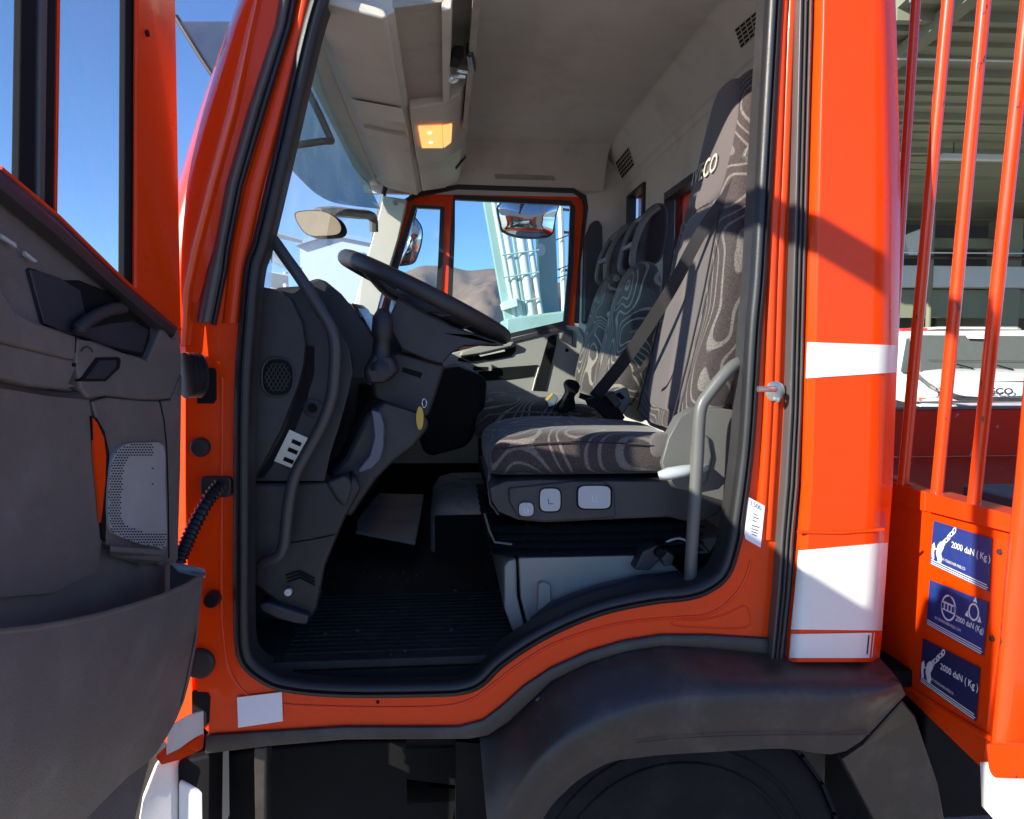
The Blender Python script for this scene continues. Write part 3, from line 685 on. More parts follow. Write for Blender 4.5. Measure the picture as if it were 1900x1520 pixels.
# groove strip beside the end panel, fuse plate, screw cap
mk('end_groove', G().sheet([[A(x, y, .139), A(x+w, y+3, .139)] for x, y, w in ((562,640,20),(562,690,20),(550,735,19),(528,800,17),(500,850,14),(478,885,10))], (0,.01,0)), M['black'], da)
fq = [A(508,856,.1385), A(548,872,.1385), A(572,813,.1385), A(537,797,.1385)]
fpn = mk('fuse_plate', G().plate(fq, (0,.006,0)), M['steel'], da, bevel=.001)
qm = quadmap([p+Vector((0,-.0012,0)) for p in fq]); g = G()
for s in (.12, .42, .68):
    g.plate([qm(.34,s), qm(.80,s), qm(.80,s+.12), qm(.34,s+.12)], (0,-.0006,0))
mk('fuse_slot', g, M['black'], fpn)
disc(580, 757, .141, 18, 'screw_cap', M['dark'], da, .004)
disc(580, 757, .137, 9, 'cap_centre', M['black'], da, .004)
# lower kick panel and pedal foot
kp = [(468,896),(540,896),(606,893),(640,905),(655,880),(672,905),(640,965),(605,1050),(590,1130),(575,1152),(545,1148),(500,1110),(468,1085)]
kk = mk('kick_panel', G().plate(PY(kp, .155), (-.02,.12,0)), M['dark'], da, bevel=.015, seg=3)
mk('kick_seam', G().tube([A(x, y, .154) for x, y in ((532,1008),(570,1003),(622,992))], .0016, 6), M['black'], kk)
for k in range(3): mk('rib', G().tube([A(530+2*k, 1068+6*k, .153), A(555+k, 1060+6*k, .15), A(584, 1074+6*k, .153)], .002, 6), M['black'], kk)
mk('foot', G().plate(PY([(478,1121),(500,1118),(560,1138),(574,1142),(570,1160),(545,1158),(505,1147),(484,1136)], .13), (0,.2,0)), M['blueblack'], kk, bevel=.006)
mk('latch', G().lathe(A(536,1097,.15),(0,-1,0),[(0,.008),(.012,.008),(.013,.001)],10), M['strap'], kk)
mk('lower_corner', G().plate(PY([(464,898),(535,898),(528,1000),(522,1022),(464,1050)], .135), (0,.05,0)), M['dark2'], da, bevel=.01)
# knee cover beside the column
mk('knee_cover', G().plate(PY([(688,760),(705,765),(713,790),(712,830),(705,855),(690,870),(668,878),(662,874),(685,845),(694,810)], .20), (0,.12,0)), M['sheen'], da, bevel=.008, seg=3)
mk('lower_leg', G().plate(PY([(610,880),(640,850),(680,770),(710,745),(790,770),(800,790),(770,830),(730,860),(700,890),(676,925),(650,965),(625,940)], .24), (-.03,.14,0)), M['dark2'], da, bevel=.02, seg=3)
mk('knee_bulge', G().plate(PY([(601,895),(640,880),(655,900),(648,930),(640,945),(622,930)], .148), (0,.05,0)), M['dark2'], da, bevel=.012, seg=3)
# binnacle and instrument strip
bn = [(556,575),(572,522),(590,516),(606,522),(634,545),(660,577),(688,615),(706,650),(700,700),(640,705),(600,670)]
mk('instrument_hood', G().plate(PY(bn, .29), (-.11,.45,0)), M['dark'], da, bevel=.02, seg=4)
ins = mk('instrument_panel', G().plate([A(652,562,.62), A(664,572,.62), A(704,640,.55), A(686,640,.55)], (.01,.2,.006)), M['gloss'], da, bevel=.002)
g = G()
for k in range(4): g.plate([A(664+8*k, 577+14*k, .60), A(670+8*k, 579+14*k, .60), A(676+8*k, 589+14*k, .60), A(670+8*k, 589+14*k, .60)], (0,.004,0))
mk('instrument_light', g, M['mirror'], ins)

# front grab handle
hp = [A(x, y, Y) for x, y, Y in ((490,428,.11),(508,447,.10),(530,478,.095),(560,520,.09),(592,572,.085),(612,605,.085),(621,640,.085),(620,690,.085),(614,740,.085),(596,790,.085),(570,838,.085),(548,880,.085),(536,930,.085),(530,985,.085),(526,1015,.085),(516,1033,.09),(498,1040,.10),(488,1044,.12))]
mk('grab_handle', G().tube(cat(hp, 5), .0128, 14), M['handledk'], truck, ang=60, label='dark front grab handle, curved, beside the dashboard')
# rear grab handle
hp = [A(x, y, Y) for x, y, Y in ((1385,672,.11),(1366,676,.085),(1345,694,.075),(1316,730,.075),(1302,752,.075),(1297,785,.075),(1294,850,.075),(1289,930,.075),(1284,1010,.075),(1280,1088,.085))]
mk('grab_handle', G().tube(cat(hp, 5), .0142, 14), M['handle'], truck, ang=60, label='grey rear grab handle, straight, beside the driver seat')

# ---- steering column, stalk, wheel
YW = .46
colm = [(686,688),(700,668),(745,652),(826,676),(808,735),(795,775),(770,772),(690,738)]
sc = mk('steering_column', G().plate(PY(colm, .33), (0,.26,0)), M['dark2'], truck, bevel=.012, seg=3, label='dark steering column cover')
mk('column_slot', G().plate(PY([(748,681),(784,692),(780,702),(745,690)], .3285), (0,.004,0)), M['black'], sc)
mk('column_edge', G().tube([A(745,650,.33), A(790,663,.33), A(828,676,.33)], .0025, 6), M['handle'], sc)
mk('column_under', G().plate(PY([(690,742),(768,776),(790,782),(770,815),(715,790),(700,765)], .36), (0,.22,0)), M['black'], sc, bevel=.01)
o = A(706,688,.22); tp = A(711,572,.22)
L = (tp-o).length
mk('stalk', G().lathe(o, tp-o, [(0,.030),(L*.12,.028),(L*.16,.022),(L*.5,.019),(L*.55,.024),(L*.6,.0245),(L*.85,.0235),(L*.93,.017),(L*.99,.012),(L,.001)], 18), M['dark'], truck, ang=60)
mk('stalk_base', G().plate(PY([(672,690),(690,655),(728,660),(740,690),(715,712),(680,712)], .20), (0,.1,0)), M['dark'], sc, bevel=.015, seg=3)
P1 = A(643,480,YW); P2 = A(934,625,YW); wcen = (P1+P2)/2; e1 = (P2-P1).normalized(); e2 = Vector((0,1,0)); nn = e1.cross(e2).normalized()
if nn.z < 0: nn = -nn
RW = (P2-P1).length/2
sw_ = [wcen+(e1*math.cos(a)+e2*math.sin(a))*RW for a in [2*math.pi*k/72 for k in range(73)]]
stw = mk('steering_wheel', G().tube(sw_, .0205, 14, cap=False), M['rim'], truck, ang=70, label='black steering wheel')
# spokes and hub
def hubring(dn, r1, r2, off):
    return [wcen+e1*off+nn*dn+(e1*math.cos(a)*r1+e2*math.sin(a)*r2) for a in [2*math.pi*k/28 for k in range(28)]]
g = G().loft([hubring(-.005,.012,.01,.03), hubring(-.006,.095,.085,.02), hubring(-.03,.105,.09,.02), hubring(-.06,.085,.075,.02), hubring(-.10,.055,.055,.012), hubring(-.17,.05,.05,-.005)])
mk('hub', g, M['dark2'], stw, ang=60)
for a, w in ((0.95,.045),(-0.95,.045),(2.45,.035),(-2.45,.035)):
    d = e1*math.cos(a)+e2*math.sin(a); s_ = e1*-math.sin(a)+e2*math.cos(a)
    g = G(); rings = []
    for t, ww, dn in ((.07, w*1.3, -.035),(.14, w, -.03),(RW-.03, w*.9, -.010),(RW, w*.9, -.002)):
        c = wcen+e1*.015*(1-t/RW)+d*t+nn*dn
        rings.append([c+s_*ww/1.0*math.cos(b)*.7+nn*.012*math.sin(b) for b in [2*math.pi*k/10 for k in range(10)]])
    g.loft(rings); mk('spoke', g, M['dark2'], stw, ang=60)
# shroud below the lower spokes (seen as a dark mass in side view)
shp = [(738,552),(790,580),(850,608),(925,634),(938,642),(900,641),(862,642),(838,656),(820,676),(790,668),(745,650),(716,600)]
mk('shroud', G().plate(PY(shp, .30), (0,.32,0)), M['dark2'], stw, bevel=.02, seg=4)
# key with yellow tag hanging from the column
kt = thing('key_tag', A(782,760,.228), 'yellow key tag hanging from the steering column', 'key tag')
mk('ring', G().tube([A(787+4*math.cos(a), 748+8*math.sin(a), .230) for a in [2*math.pi*k/16 for k in range(17)]], .0012, 6), M['chrome'], kt)
mk('tag', G().plate(PY([(779+7*math.cos(a), 776+22*math.sin(a)) for a in [2*math.pi*k/20 for k in range(20)]], .228), (0,.004,0)), M['yellow'], kt, bevel=.001)

# ---- engine tunnel, far footwell
tun = G()
secs = []
for X, w, h in ((-.06,.10,.05),(-.055,.33,.13),(-.03,.39,.165),(.02,.40,.18),(.5,.40,.18),(.82,.40,.18)):
    ycen = 1.30; loop = []
    for k in range(20):
        a = 2*math.pi*k/20; ex = .45
        loop.append(Vector((X, ycen+w*math.copysign(abs(math.cos(a))**ex, math.cos(a)), .92+h*max(0, math.copysign(abs(math.sin(a))**ex, math.sin(a))))))
    secs.append(loop)
mk('engine_tunnel', G().loft(secs), M['carpet'], truck, ang=60, bevel=.0, label='grey matted engine tunnel beside the driver seat')
mk('footwell_pad', G().plate([AZ(x, y, 1.0) for x, y in ((702,915),(786,917),(780,960),(770,1006),(660,985),(664,962))], (0,0,-.012)), M['padmat'], truck, bevel=.004)
mk('footwell_step', G().plate([AZ(x, y, .985) for x, y in ((706,916),(784,918),(777,960),(766,1003),(664,984),(668,963))], (0,0,-.065)), M['black'], truck)
mk('tunnel_side', G().mm((-.04,.885,.92),(.82,.902,1.06)), M['black'], truck)
mk('centre_console', G().plate(PY([(780,690),(850,680),(905,700),(900,760),(870,830),(790,850),(770,800)], .95), (0,.5,0)), M['black'], truck, bevel=.03, seg=3)
mk('lower_dash', G().mm((-.46, .75, 1.16), (-.22, 1.86, 1.5)), M['black'], truck, bevel=.02)

# ---- passenger door (far side)
FO = [(686,640),(712,555),(731,494),(756,372),(775,365),(850,352),(1062,358),(1080,368),(1084,385),(1074,487),(1066,600),(1070,612),(953,636),(700,700)]
Q1 = [(769,383),(821,386),(818,480),(813,560),(810,655),(708,676),(709,610),(733,500)]
Q2 = [(843,366),(1058,377),(1063,384),(1059,494),(1049,599),(953,622),(832,650),(835,542),(839,440)]
fd = mk('passenger_door', G().plate(PY(FO, 1.935), (0,.05,0), [PY(Q1, 1.935), PY(Q2, 1.935)]), M['paint'], truck, bevel=.004, label='far passenger door with its window frame')
for Q in (Q1, Q2):
    mk('window_seal', G().sweep(PY(Q, 1.932), [(-.012,-.006),(.010,-.006),(.010,.02),(-.012,.02)], (0,1,0), True), M['seal'], fd)
    mk('window_pane', G().plate(PY(Q, 1.955), (0,.004,0)), M['teal'], fd)
FO2 = [(700,560),(727,494),(752,373),(772,362),(850,347),(1064,354),(1084,366),(1089,386),(1078,487),(1070,600)]
mk('frame_seal', G().sweep(PY(FO2, 1.925), [(-.010,-.008),(.010,-.008),(.010,.02),(-.010,.02)], (0,1,0), False), M['seal'], fd)
mk('cheek_trim', G().plate(PY([(1088,360),(1170,345),(1170,620),(1074,640),(1078,487),(1092,386)], 1.915), (0,.02,0)), M['headliner'], truck)
DT = [(690,692),(830,657),(953,626),(1052,604),(1074,606),(1092,640),(1080,720),(1060,800),(1010,860),(690,860)]
dt = mk('passenger_door_trim', G().plate(PY(DT, 1.90), (0,.03,0)), M['ltgrey'], truck, bevel=.006, label='light grey inner trim of the far passenger door')
mk('sill_strip', G().plate(PY([(940,630),(1050,604),(1052,610),(942,637)], 1.89), (0,.02,0)), M['dark2'], dt)
mk('trim_strap', G().plate(PY([(1018,625),(1034,618),(1032,640),(1009,736),(987,736)], 1.893), (0,.01,0)), M['black'], dt)
mk('strap_edge', G().tube([A(1000,682,1.893), A(993,705,1.893), A(986,734,1.893)], .004, 6), M['pillar'], dt)
mk('corner_bracket', G().plate(PY([(1040,630),(1046,612),(1063,612),(1062,643)], 1.885), (0,.02,0)), M['dark2'], dt, bevel=.004)
mk('armrest_recess', G().plate(PY([(850,664),(905,657),(958,643),(957,652),(948,662),(880,674),(850,670)], 1.893), (0,.01,0)), M['black'], dt, bevel=.002)
mk('armrest', G().plate(PY([(852,662),(856,652),(880,644),(930,638),(955,634),(950,643),(900,655)], 1.86), (0,.05,0)), M['ltgrey'], dt, bevel=.008, seg=3)
mk('pull_lever', G().plate(PY([(888,659),(936,648),(938,652),(892,662)], 1.87), (0,.01,0)), M['pillar'], dt, bevel=.002)
mk('pull_handle', G().plate(PY([(841,673),(870,676),(914,676),(914,688),(875,690),(848,684)], 1.86), (0,.04,0)), M['ltgrey'], dt, bevel=.006, seg=3)
mk('handle_gap', G().plate(PY([(878,680),(905,681),(905,687),(878,688)], 1.857), (0,.004,0)), M['black'], dt)
mk('door_pocket', G().plate(PY([(905,684),(998,677),(990,698),(940,704),(886,708),(870,700)], 1.893), (0,.01,0)), M['black'], dt, bevel=.002)
disc(1052, 650, 1.897, 3.5, 'trim_plug', M['black'], dt, .003)
# belt reel pillar cover by the far door
mk('belt_reel', G().plate(PY([(1086,440),(1092,428),(1100,410),(1112,408),(1118,420),(1120,560),(1090,600),(1082,600)], 1.86), (0,.06,0)), M['dark2'], truck, bevel=.01, seg=3)

def dome(pts, c, Y, h):                                # bulging mirror glass
    loops = []
    for k in range(6):
        t = 1-k/6*.98
        loops.append([A(c[0]+(x-c[0])*t, c[1]+(y-c[1])*t, Y-h*(1-t*t)) for x, y in pts])
    return G().loft(loops)
# ---- passenger mirrors and windscreen furniture outside
mc = [(930,372),(1030,375),(1032,400),(1029,420),(1024,436),(1000,441),(965,440),(935,430),(928,415)]
mr = mk('side_mirror', G().plate(PY(cat2(mc, 3, True), 2.32), (0,.05,0)), M['black'], truck, bevel=.006, seg=3, label='round cornered mirror outside the far window, behind the divider')
mk('mirror_face', dome([(980+(x-980)*.955, 408+(y-408)*.94) for x, y in cat2(mc, 3, True)], (980,408), 2.319, .05), M['mirror'], mr, ang=80)
mk('mirror_stalk', G().tube([A(980,370,2.33), A(975,330,2.30), A(960,300,2.0)], .012, 8), M['black'], mr)
mc = [(768,403),(776,409),(784,425),(782,450),(776,470),(768,486),(750,491),(738,490),(742,470),(752,440),(760,415)]
mr = mk('side_mirror', G().plate(PY(cat2(mc, 3, True), 2.25), (0,.06,0)), M['black'], truck, bevel=.006, seg=3, label='mirror outside the far quarter window')
mk('mirror_face', dome([(762+(x-762)*.92, 450+(y-450)*.94) for x, y in cat2(mc, 3, True)], (762,450), 2.249, .03), M['mirror'], mr, ang=80)
mk('mirror_stalk', G().tube([A(765,360,2.1), A(768,390,2.2), A(766,400,2.26), A(764,412,2.27)], .016, 8), M['black'], mr)
# front mirror on its arm ahead of the windscreen
fm_ = [(546,398),(560,391),(590,390),(612,396),(628,408),(635,424),(628,436),(600,439),(575,438),(558,425)]
fmr = mk('front_mirror', G().plate(PY(cat2(fm_, 3, True), 1.25), (.01,.06,0)), M['black'], truck, bevel=.008, seg=3, label='front mirror on an arm ahead of the windscreen')
mk('mirror_face', G().plate(PY([(590+(x-590)*.95, 415+(y-415)*.93) for x, y in cat2(fm_, 3, True)], 1.247), (0,.003,0)), mat('warm_mirror_back', (.30,.235,.15), .35, var=.15, vscale=20), fmr)
mk('mirror_arm', G().tube(cat([A(590,395,1.28), A(620,393,1.4), A(660,397,1.6), A(690,402,1.75), A(694,430,1.78)], 4), .020, 8), M['handle'], fmr)
# tinted sun visor outside the windscreen
vb = [(496,262,.2),(535,308,.45),(560,335,.7),(590,362,1.0),(620,376,1.25),(660,383,1.55),(706,388,1.85)]
r0 = [A(x, y, Y) for x, y, Y in vb]
r1 = [Vector((-.33, p.y, 2.50)) for p in r0]
r0 = cat(r0, 4); r1 = cat(r1, 4)
mk('sun_visor', G().sheet([[p+(q-p)*k/4+Vector((-.03*math.sin(math.pi*k/4),0,0)) for p, q in zip(r0, r1)] for k in range(5)], (-.004,0,.002)), M['tint'], truck, ang=70, label='tinted plastic sun visor over the windscreen')
mk('visor_corner', G().sheet([[A(334,40,.25), A(430,40,.25)],[A(380,110,.25), A(430,110,.25)],[A(398,140,.25), A(420,150,.25)]], (.0,.01,.0)), M['tint'], truck)
mk('visor_corner_arm', G().tube([A(326,30,.26), A(375,110,.26), A(402,150,.26)], .006, 8), M['dark2'], truck)
mk('visor_bracket', G().tube([A(545,270,.6), A(600,262,.62), A(616,262,.65)], .010, 8).tube([A(572,170,.6), A(594,215,.62), A(616,264,.65)], .010, 8), M['handle'], truck)
# ================================================================ seats
def super_loop(c, ux, uy, a, b, e=.55, n=20):
    return [c+ux*a*math.copysign(abs(math.cos(t))**e, math.cos(t))+uy*b*math.copysign(abs(math.sin(t))**e, math.sin(t)) for t in [2*math.pi*k/n for k in range(n)]]
YC = .41
# driver seat: the cushion is the part's own mesh
ds = thing  # (seats are parts of the truck)
def seat_back(z0x0, z1x1, widths, thick, yc, zs):
    (x0, z0), (x1, z1) = z0x0, z1x1
    d = Vector((x1-x0, 0, z1-z0)); L = d.length; d.normalize(); nx = Vector((d.z, 0, -d.x))   # nx points backwards
    loops = []
    for t, hw, th, fo in widths:
        c = Vector((x0, yc, z0))+d*L*t+nx*(th/2+fo)
        lp = []
        for k in range(28):
            a = 2*math.pi*k/28
            ca = math.copysign(abs(math.cos(a))**.5, math.cos(a)); sa = math.copysign(abs(math.sin(a))**.55, math.sin(a))
            y = sa*hw; xx = ca*th/2
            # bolsters: front face is dished in the middle
            if ca < 0: xx += .03*(1-(abs(sa)/1.0)**2)*max(0, min(1, (1-t)*1.6))
            lp.append(c+nx*xx+Vector((0, y, 0)))
        loops.append(lp)
    return loops
cushion_secs = []
prof = [(.100,1.355,1.31,.215),(.103,1.375,1.305,.225),(.12,1.398,1.30,.235),(.17,1.415,1.30,.245),(.26,1.424,1.30,.25),(.40,1.416,1.30,.25),(.52,1.406,1.30,.25),(.60,1.398,1.30,.245)]
for X, zt_, zb, hw in prof:
    lp = []
    for k in range(24):
        a = 2*math.pi*k/24
        ca = math.copysign(abs(math.cos(a))**.42, math.cos(a)); sa = math.copysign(abs(math.sin(a))**.42, math.sin(a))
        z = (zt_+zb)/2+sa*(zt_-zb)/2-(.014*(1-abs(ca)**2) if sa > 0 else 0)
        lp.append(Vector((X, YC+ca*hw, z)))
    cushion_secs.append(lp)
dseat = mk('driver_seat', G().loft(cushion_secs), M['fab'], truck, sub=1, ang=80, label='driver seat in brown swirl patterned fabric')
bk = seat_back((.535,1.40),(.735,2.32), [(0,.215,.10,.0),(.04,.235,.13,0),(.18,.25,.15,0),(.38,.25,.15,0),(.55,.235,.145,0),(.66,.20,.135,0),(.74,.165,.125,0),(.82,.15,.12,0),(.91,.14,.11,0),(.965,.12,.085,.012),(1.0,.07,.03,.035)], 0, YC, None)
mk('backrest', G().loft(bk), M['fab'], dseat, sub=1, ang=80)
# plain centre panel on the backrest front and dark head section
def on_back(t, y, lift=.004):
    d = Vector((.20, 0, .92)); nx = Vector((d.z, 0, -d.x)).normalized()
    ws = [(0,.215),(.18,.25),(.38,.25),(.55,.235),(.66,.20),(.74,.165),(.82,.15),(.91,.14),(.965,.12)]
    for i in range(len(ws)-1):
        if ws[i][0] <= t <= ws[i+1][0]:
            hw = ws[i][1]+(ws[i+1][1]-ws[i][1])*(t-ws[i][0])/(ws[i+1][0]-ws[i][0])
    s = min(1, abs(y)/hw)
    xx = .03*(1-(s)**2)*max(0, min(1, (1-t)*1.6))
    return Vector((.535, YC, 1.40))+d*t+nx*(xx-lift)+Vector((0, y, 0))
def pad(name, ts, m, th, lift, shift=0.0):             # soft pad laid on the backrest, rounded at its rim
    loops = []
    for t, hw in ts:
        d = Vector((.20, 0, .92)); nx = Vector((d.z, 0, -d.x)).normalized()
        c = Vector((.535, YC+shift, 1.40))+d*t
        lp = []
        for k in range(28):
            a = 2*math.pi*k/28
            sa = math.copysign(abs(math.sin(a))**.6, math.sin(a)); ca = math.copysign(abs(math.cos(a))**.6, math.cos(a))
            y = sa*hw; dish = .028*(1-(abs(y)/.25)**2)*max(0, min(1, (1-t)*1.6))
            lp.append(c+nx*(dish-lift+th/2+ca*th/2)+Vector((0, y, 0)))
        loops.append(lp)
    return mk(name, G().loft(loops), m, dseat, sub=1, ang=80)
pad('centre_panel', [(.05,.10),(.07,.15),(.12,.165),(.35,.168),(.55,.155),(.60,.14),(.625,.10)], M['plain'], .05, .008)
pad('head_panel', [(.625,.09),(.645,.125),(.70,.135),(.80,.128),(.88,.115),(.94,.09),(.97,.055)], M['plain'], .06, .010, -.004)
# embroidered lettering across the head panel
d = Vector((.21,0,.935))
q = [on_back(.705, .098, .0125), on_back(.705, -.085, .0125), on_back(.755, -.085, .0125), on_back(.755, .098, .0125)]
mk('lettering', text_geo('IVECO', q, bold=.012, thick=.0006), M['logo'], dseat)
# dark fabric shell over the rear of the headrest and the far edge
mk('seam', G().tube([on_back(t, -.18 if t < .6 else -.138, .006) for t in [.03+.05*k for k in range(12)]], .0025, 6), M['plaindk'], dseat)
mk('seam', G().tube([on_back(t, .165 if t < .6 else .125, .006) for t in [.03+.05*k for k in range(12)]], .0025, 6), M['plaindk'], dseat)
mk('seam', G().tube([Vector((X, YC-hw_*1.0, z)) for X, z, hw_ in ((.125,1.372,.237),(.2,1.386,.249),(.3,1.39,.253),(.42,1.384,.253),(.55,1.372,.251))], .002, 6), M['plaindk'], dseat)
# seat frame with switch panel, bellows, recliner
pn = [(908,905),(940,893),(1000,890),(1180,893),(1245,893),(1340,905),(1346,940),(1330,955),(1290,972),(1240,960),(1100,966),(1010,970),(960,965),(925,950),(912,930)]
sp_ = mk('seat_side_panel', G().plate(PY(pn, .150), (0,.52,0)), M['dark2'], dseat, bevel=.012, seg=3)
mk('panel_bump', G().plate(PY([(944,906),(1000,900),(1060,893),(1120,893),(1140,910),(1143,960),(1095,964),(1010,968),(962,962),(944,930)], .143), (0,.02,0)), M['dark2'], dseat, bevel=.010, seg=3)
def rr(x0, y0, x1, y1, r=.35, n=6):
    w, h = (x1-x0)/2, (y1-y0)/2; cx, cy = (x0+x1)/2, (y0+y1)/2
    return [(cx+w*math.copysign(abs(math.cos(a))**r, math.cos(a)), cy+h*math.copysign(abs(math.sin(a))**r, math.sin(a))) for a in [2*math.pi*k/24 for k in range(24)]]
for k, (bx, sym) in enumerate(((rr(963,933,990,958,.6), 'b'), (rr(1002,907,1040,949,.5), 'c'), (rr(1073,902,1133,944,.4), 'd'))):
    mk('switch_bezel', G().plate(PY([( (x-sum(p[0] for p in bx)/24)*1.12+sum(p[0] for p in bx)/24, (y-sum(p[1] for p in bx)/24)*1.12+sum(p[1] for p in bx)/24) for x, y in bx], .1415), (0,.01,0)), M['black'], sp_, bevel=.002)
    bt = mk('seat_switch', G().plate(PY(bx, .136), (0,.01,0)), M['btn'], dseat, bevel=.003)
    cx = sum(p[0] for p in bx)/24; cy = sum(p[1] for p in bx)/24+2
    g = G().tube([A(cx-4, cy-5, .1355), A(cx-3, cy+5, .1355), A(cx+5, cy+5, .1355)], .0009, 5)
    if k != 1: g.tube([A(cx+3, cy-5, .1355), A(cx+3, cy+2, .1355)], .0008, 5)
    mk('seat_symbol', g, M['ink'] if k == 1 else M['whiteprint'], bt)
bel = []
for k in range(13):
    t = k/12; z = A(1000,972,.2).z+(A(1000,1030,.2).z-A(1000,972,.2).z)*t
    o = (.012 if k % 3 == 0 else -.008 if k % 3 == 1 else .004)
    x0 = AZ(908+10*t, 990, z).x
    x0 = .105+.01*t-o; x1 = .60+o
    lp = []
    for (x, y) in ((x0, .30), (x0+.04, .21-o), (x1-.03, .205-o), (x1, .28), (x1, .68), (x1-.04, .74+o), (x0+.04, .74+o), (x0, .66)):
        lp.append(Vector((x, y, z)))
    bel.append(cat(lp, 3, True))
mk('seat_bellows', G().loft(bel), M['gloss'], dseat, ang=30)
mk('bellows_wire', G().tube([A(899,953,.22), A(908,985,.21), A(918,1006,.20), A(950,1010,.19)], .003, 6), M['handle'], dseat)
mk('bellows_wire', G().tube([A(909,870,.24), A(906,900,.23), A(910,935,.22), A(925,955,.20)], .003, 6), M['handle'], dseat)
# recliner cover and lever
rc = [(1228,860),(1240,815),(1262,775),(1290,758),(1340,758),(1366,762),(1366,930),(1340,930),(1290,915),(1245,905)]
mk('recliner_cover', G().plate(PY(rc, .145), (0,.05,0)), M['handle'], dseat, bevel=.014, seg=3)
mk('recliner_ridge', G().plate(PY([(1295,800),(1320,812),(1326,850),(1316,895),(1296,908),(1280,900),(1284,830)], .135), (0,.03,0)), M['handle'], dseat, bevel=.012, seg=3)
mk('recliner_lever', G().tube([A(1222,883,.110), A(1240,879,.105), A(1270,874,.105), A(1296,870,.115), A(1306,868,.14)], [.012,.0175,.017,.014,.012], 14, sq=.8), M['btn'], dseat, ang=70)
# cushion cuff on its rear corner and the dark shell behind the recliner
mk('cushion_cuff', G().loft([super_loop(A(x, y, .150), Vector((1,0,0)), Vector((0,0,1)), w, h, .7) for x, y, w, h in ((1228,828,.03,.028),)]+[super_loop(A(1228,828,.19), Vector((1,0,0)), Vector((0,0,1)), .04,.045,.7)]), M['plain'], dseat, sub=1)
mk('seat_shell', G().plate(PY([(1350,770),(1420,760),(1420,930),(1352,935),(1336,880),(1344,820)], .215), (0,.4,0)), M['plaindk'], dseat, bevel=.01)
# seat plinth: pale box with a hinge line and a step
pl = mk('seat_plinth', G().plate(PY([(962,1036),(1230,1030),(1300,1100),(1250,1140),(1100,1150),(1000,1170),(980,1166),(966,1110)], .19), (0,.50,0)), M['ltgrey'], truck, bevel=.006, seg=3, label='pale plastic box under the driver seat')
mk('front_cover', G().plate(PY([(936,1052),(943,1041),(958,1038),(960,1108),(974,1166),(952,1174),(936,1130)], .185), (0,.5,0)), M['ltgrey'], pl, bevel=.010, seg=3)
mk('step_block', G().plate(PY([(999,1083),(1010,1081),(1022,1087),(1022,1110),(1018,1150),(996,1160)], .17), (0,.04,0)), M['ltgrey'], pl, bevel=.005)
# belts
def ribbon(pts, w, m, name, parent, th=.0015):
    P = cat(pts, 8); rows = []
    for i, p in enumerate(P):
        t = (P[min(i+1, len(P)-1)]-P[max(i-1, 0)]).normalized(); s = t.cross((CAM-p).normalized()).normalized()
        ws = w if not isinstance(w, tuple) else w[0]+(w[1]-w[0])*i/(len(P)-1)
        rows.append([p-s*ws/2, p, p+s*ws/2])
    return mk(name, G().sheet(rows, (0, th, 0)), m, parent, ang=70)
sb = ribbon([A(1396,298,.232), A(1350,362,.245), A(1300,434,.28), A(1240,545,.37), A(1165,660,.48), A(1103,738,.58)], (.026,.036), M['belt'], 'seat_belt', truck)
setp(sb, 'black seat belt running across the driver seat')
ribbon([A(1384,330,.25), A(1368,390,.255), A(1345,450,.26), A(1336,470,.265)], (.016,.03), M['belt'], 'belt_loop', sb)
mk('belt_guide', G().plate(PY([(1380,288),(1388,270),(1400,275),(1402,300),(1392,306)], .225), (0,.02,0)), M['handle'], sb, bevel=.005)
ribbon([A(1210,657,.30), A(1190,685,.33), A(1175,695,.37)], .012, M['belt'], 'belt_strap', sb)
bu = mk('belt_buckle', G().plate(PY([(1090,742),(1118,735),(1132,732),(1140,745),(1160,775),(1150,785),(1128,780),(1110,760),(1096,755)], .62), (0,.05,0)), M['black'], truck, bevel=.008, seg=3, label='black belt buckle between the seats')
mk('button_end', G().plate(PY([(1122,733),(1140,726),(1154,750),(1144,760)], .60), (0,.06,0)), M['dark2'], bu, bevel=.006)
pad = mk('seat_hinge_cover', G().plate(PY([(1130,738),(1140,726),(1165,718),(1172,745),(1156,772),(1148,775)], .74), (0,.04,0)), M['ltgrey'], truck, bevel=.008, seg=3)
mk('hinge_slot', G().plate(PY([(1140,732),(1150,728),(1160,738),(1154,742)], .738), (0,.004,0)), M['black'], pad)
# ---- passenger bench
def bench_back(yc, hw, name, x0=.545, z0=1.42, x1=.665, z1=1.93):
    d = Vector((x1-x0, 0, z1-z0)); nx = Vector((d.z, 0, -d.x)).normalized(); loops = []
    for t, w, th, fo in ((0,hw*.9,.08,.02),(.05,hw,.12,0),(.3,hw*1.02,.13,0),(.6,hw*.98,.125,0),(.8,hw*.88,.11,0),(.92,hw*.72,.09,.01),(1.0,hw*.5,.04,.03)):
        c = Vector((x0, yc, z0))+d*t+nx*(th/2+fo)
        loops.append([c+nx*math.copysign(abs(math.cos(a))**.5, math.cos(a))*th/2+Vector((0, math.copysign(abs(math.sin(a))**.5, math.sin(a))*w, 0)) for a in [2*math.pi*k/22 for k in range(22)]])
    return G().loft(loops)
csec = []
for X, zt_, zb in ((.095,1.37,1.31),(.098,1.40,1.30),(.12,1.425,1.295),(.18,1.438,1.295),(.35,1.43,1.295),(.58,1.42,1.295)):
    csec.append([Vector((X, 1.36+.42*math.copysign(abs(math.cos(a))**.35, math.cos(a)), (zt_+zb)/2+(zt_-zb)/2*math.copysign(abs(math.sin(a))**.45, math.sin(a)))) for a in [2*math.pi*k/24 for k in range(24)]])
bench = mk('passenger_bench', G().loft(csec), M['fab2'], truck, sub=1, ang=80, label='two place passenger bench in pale swirl fabric')
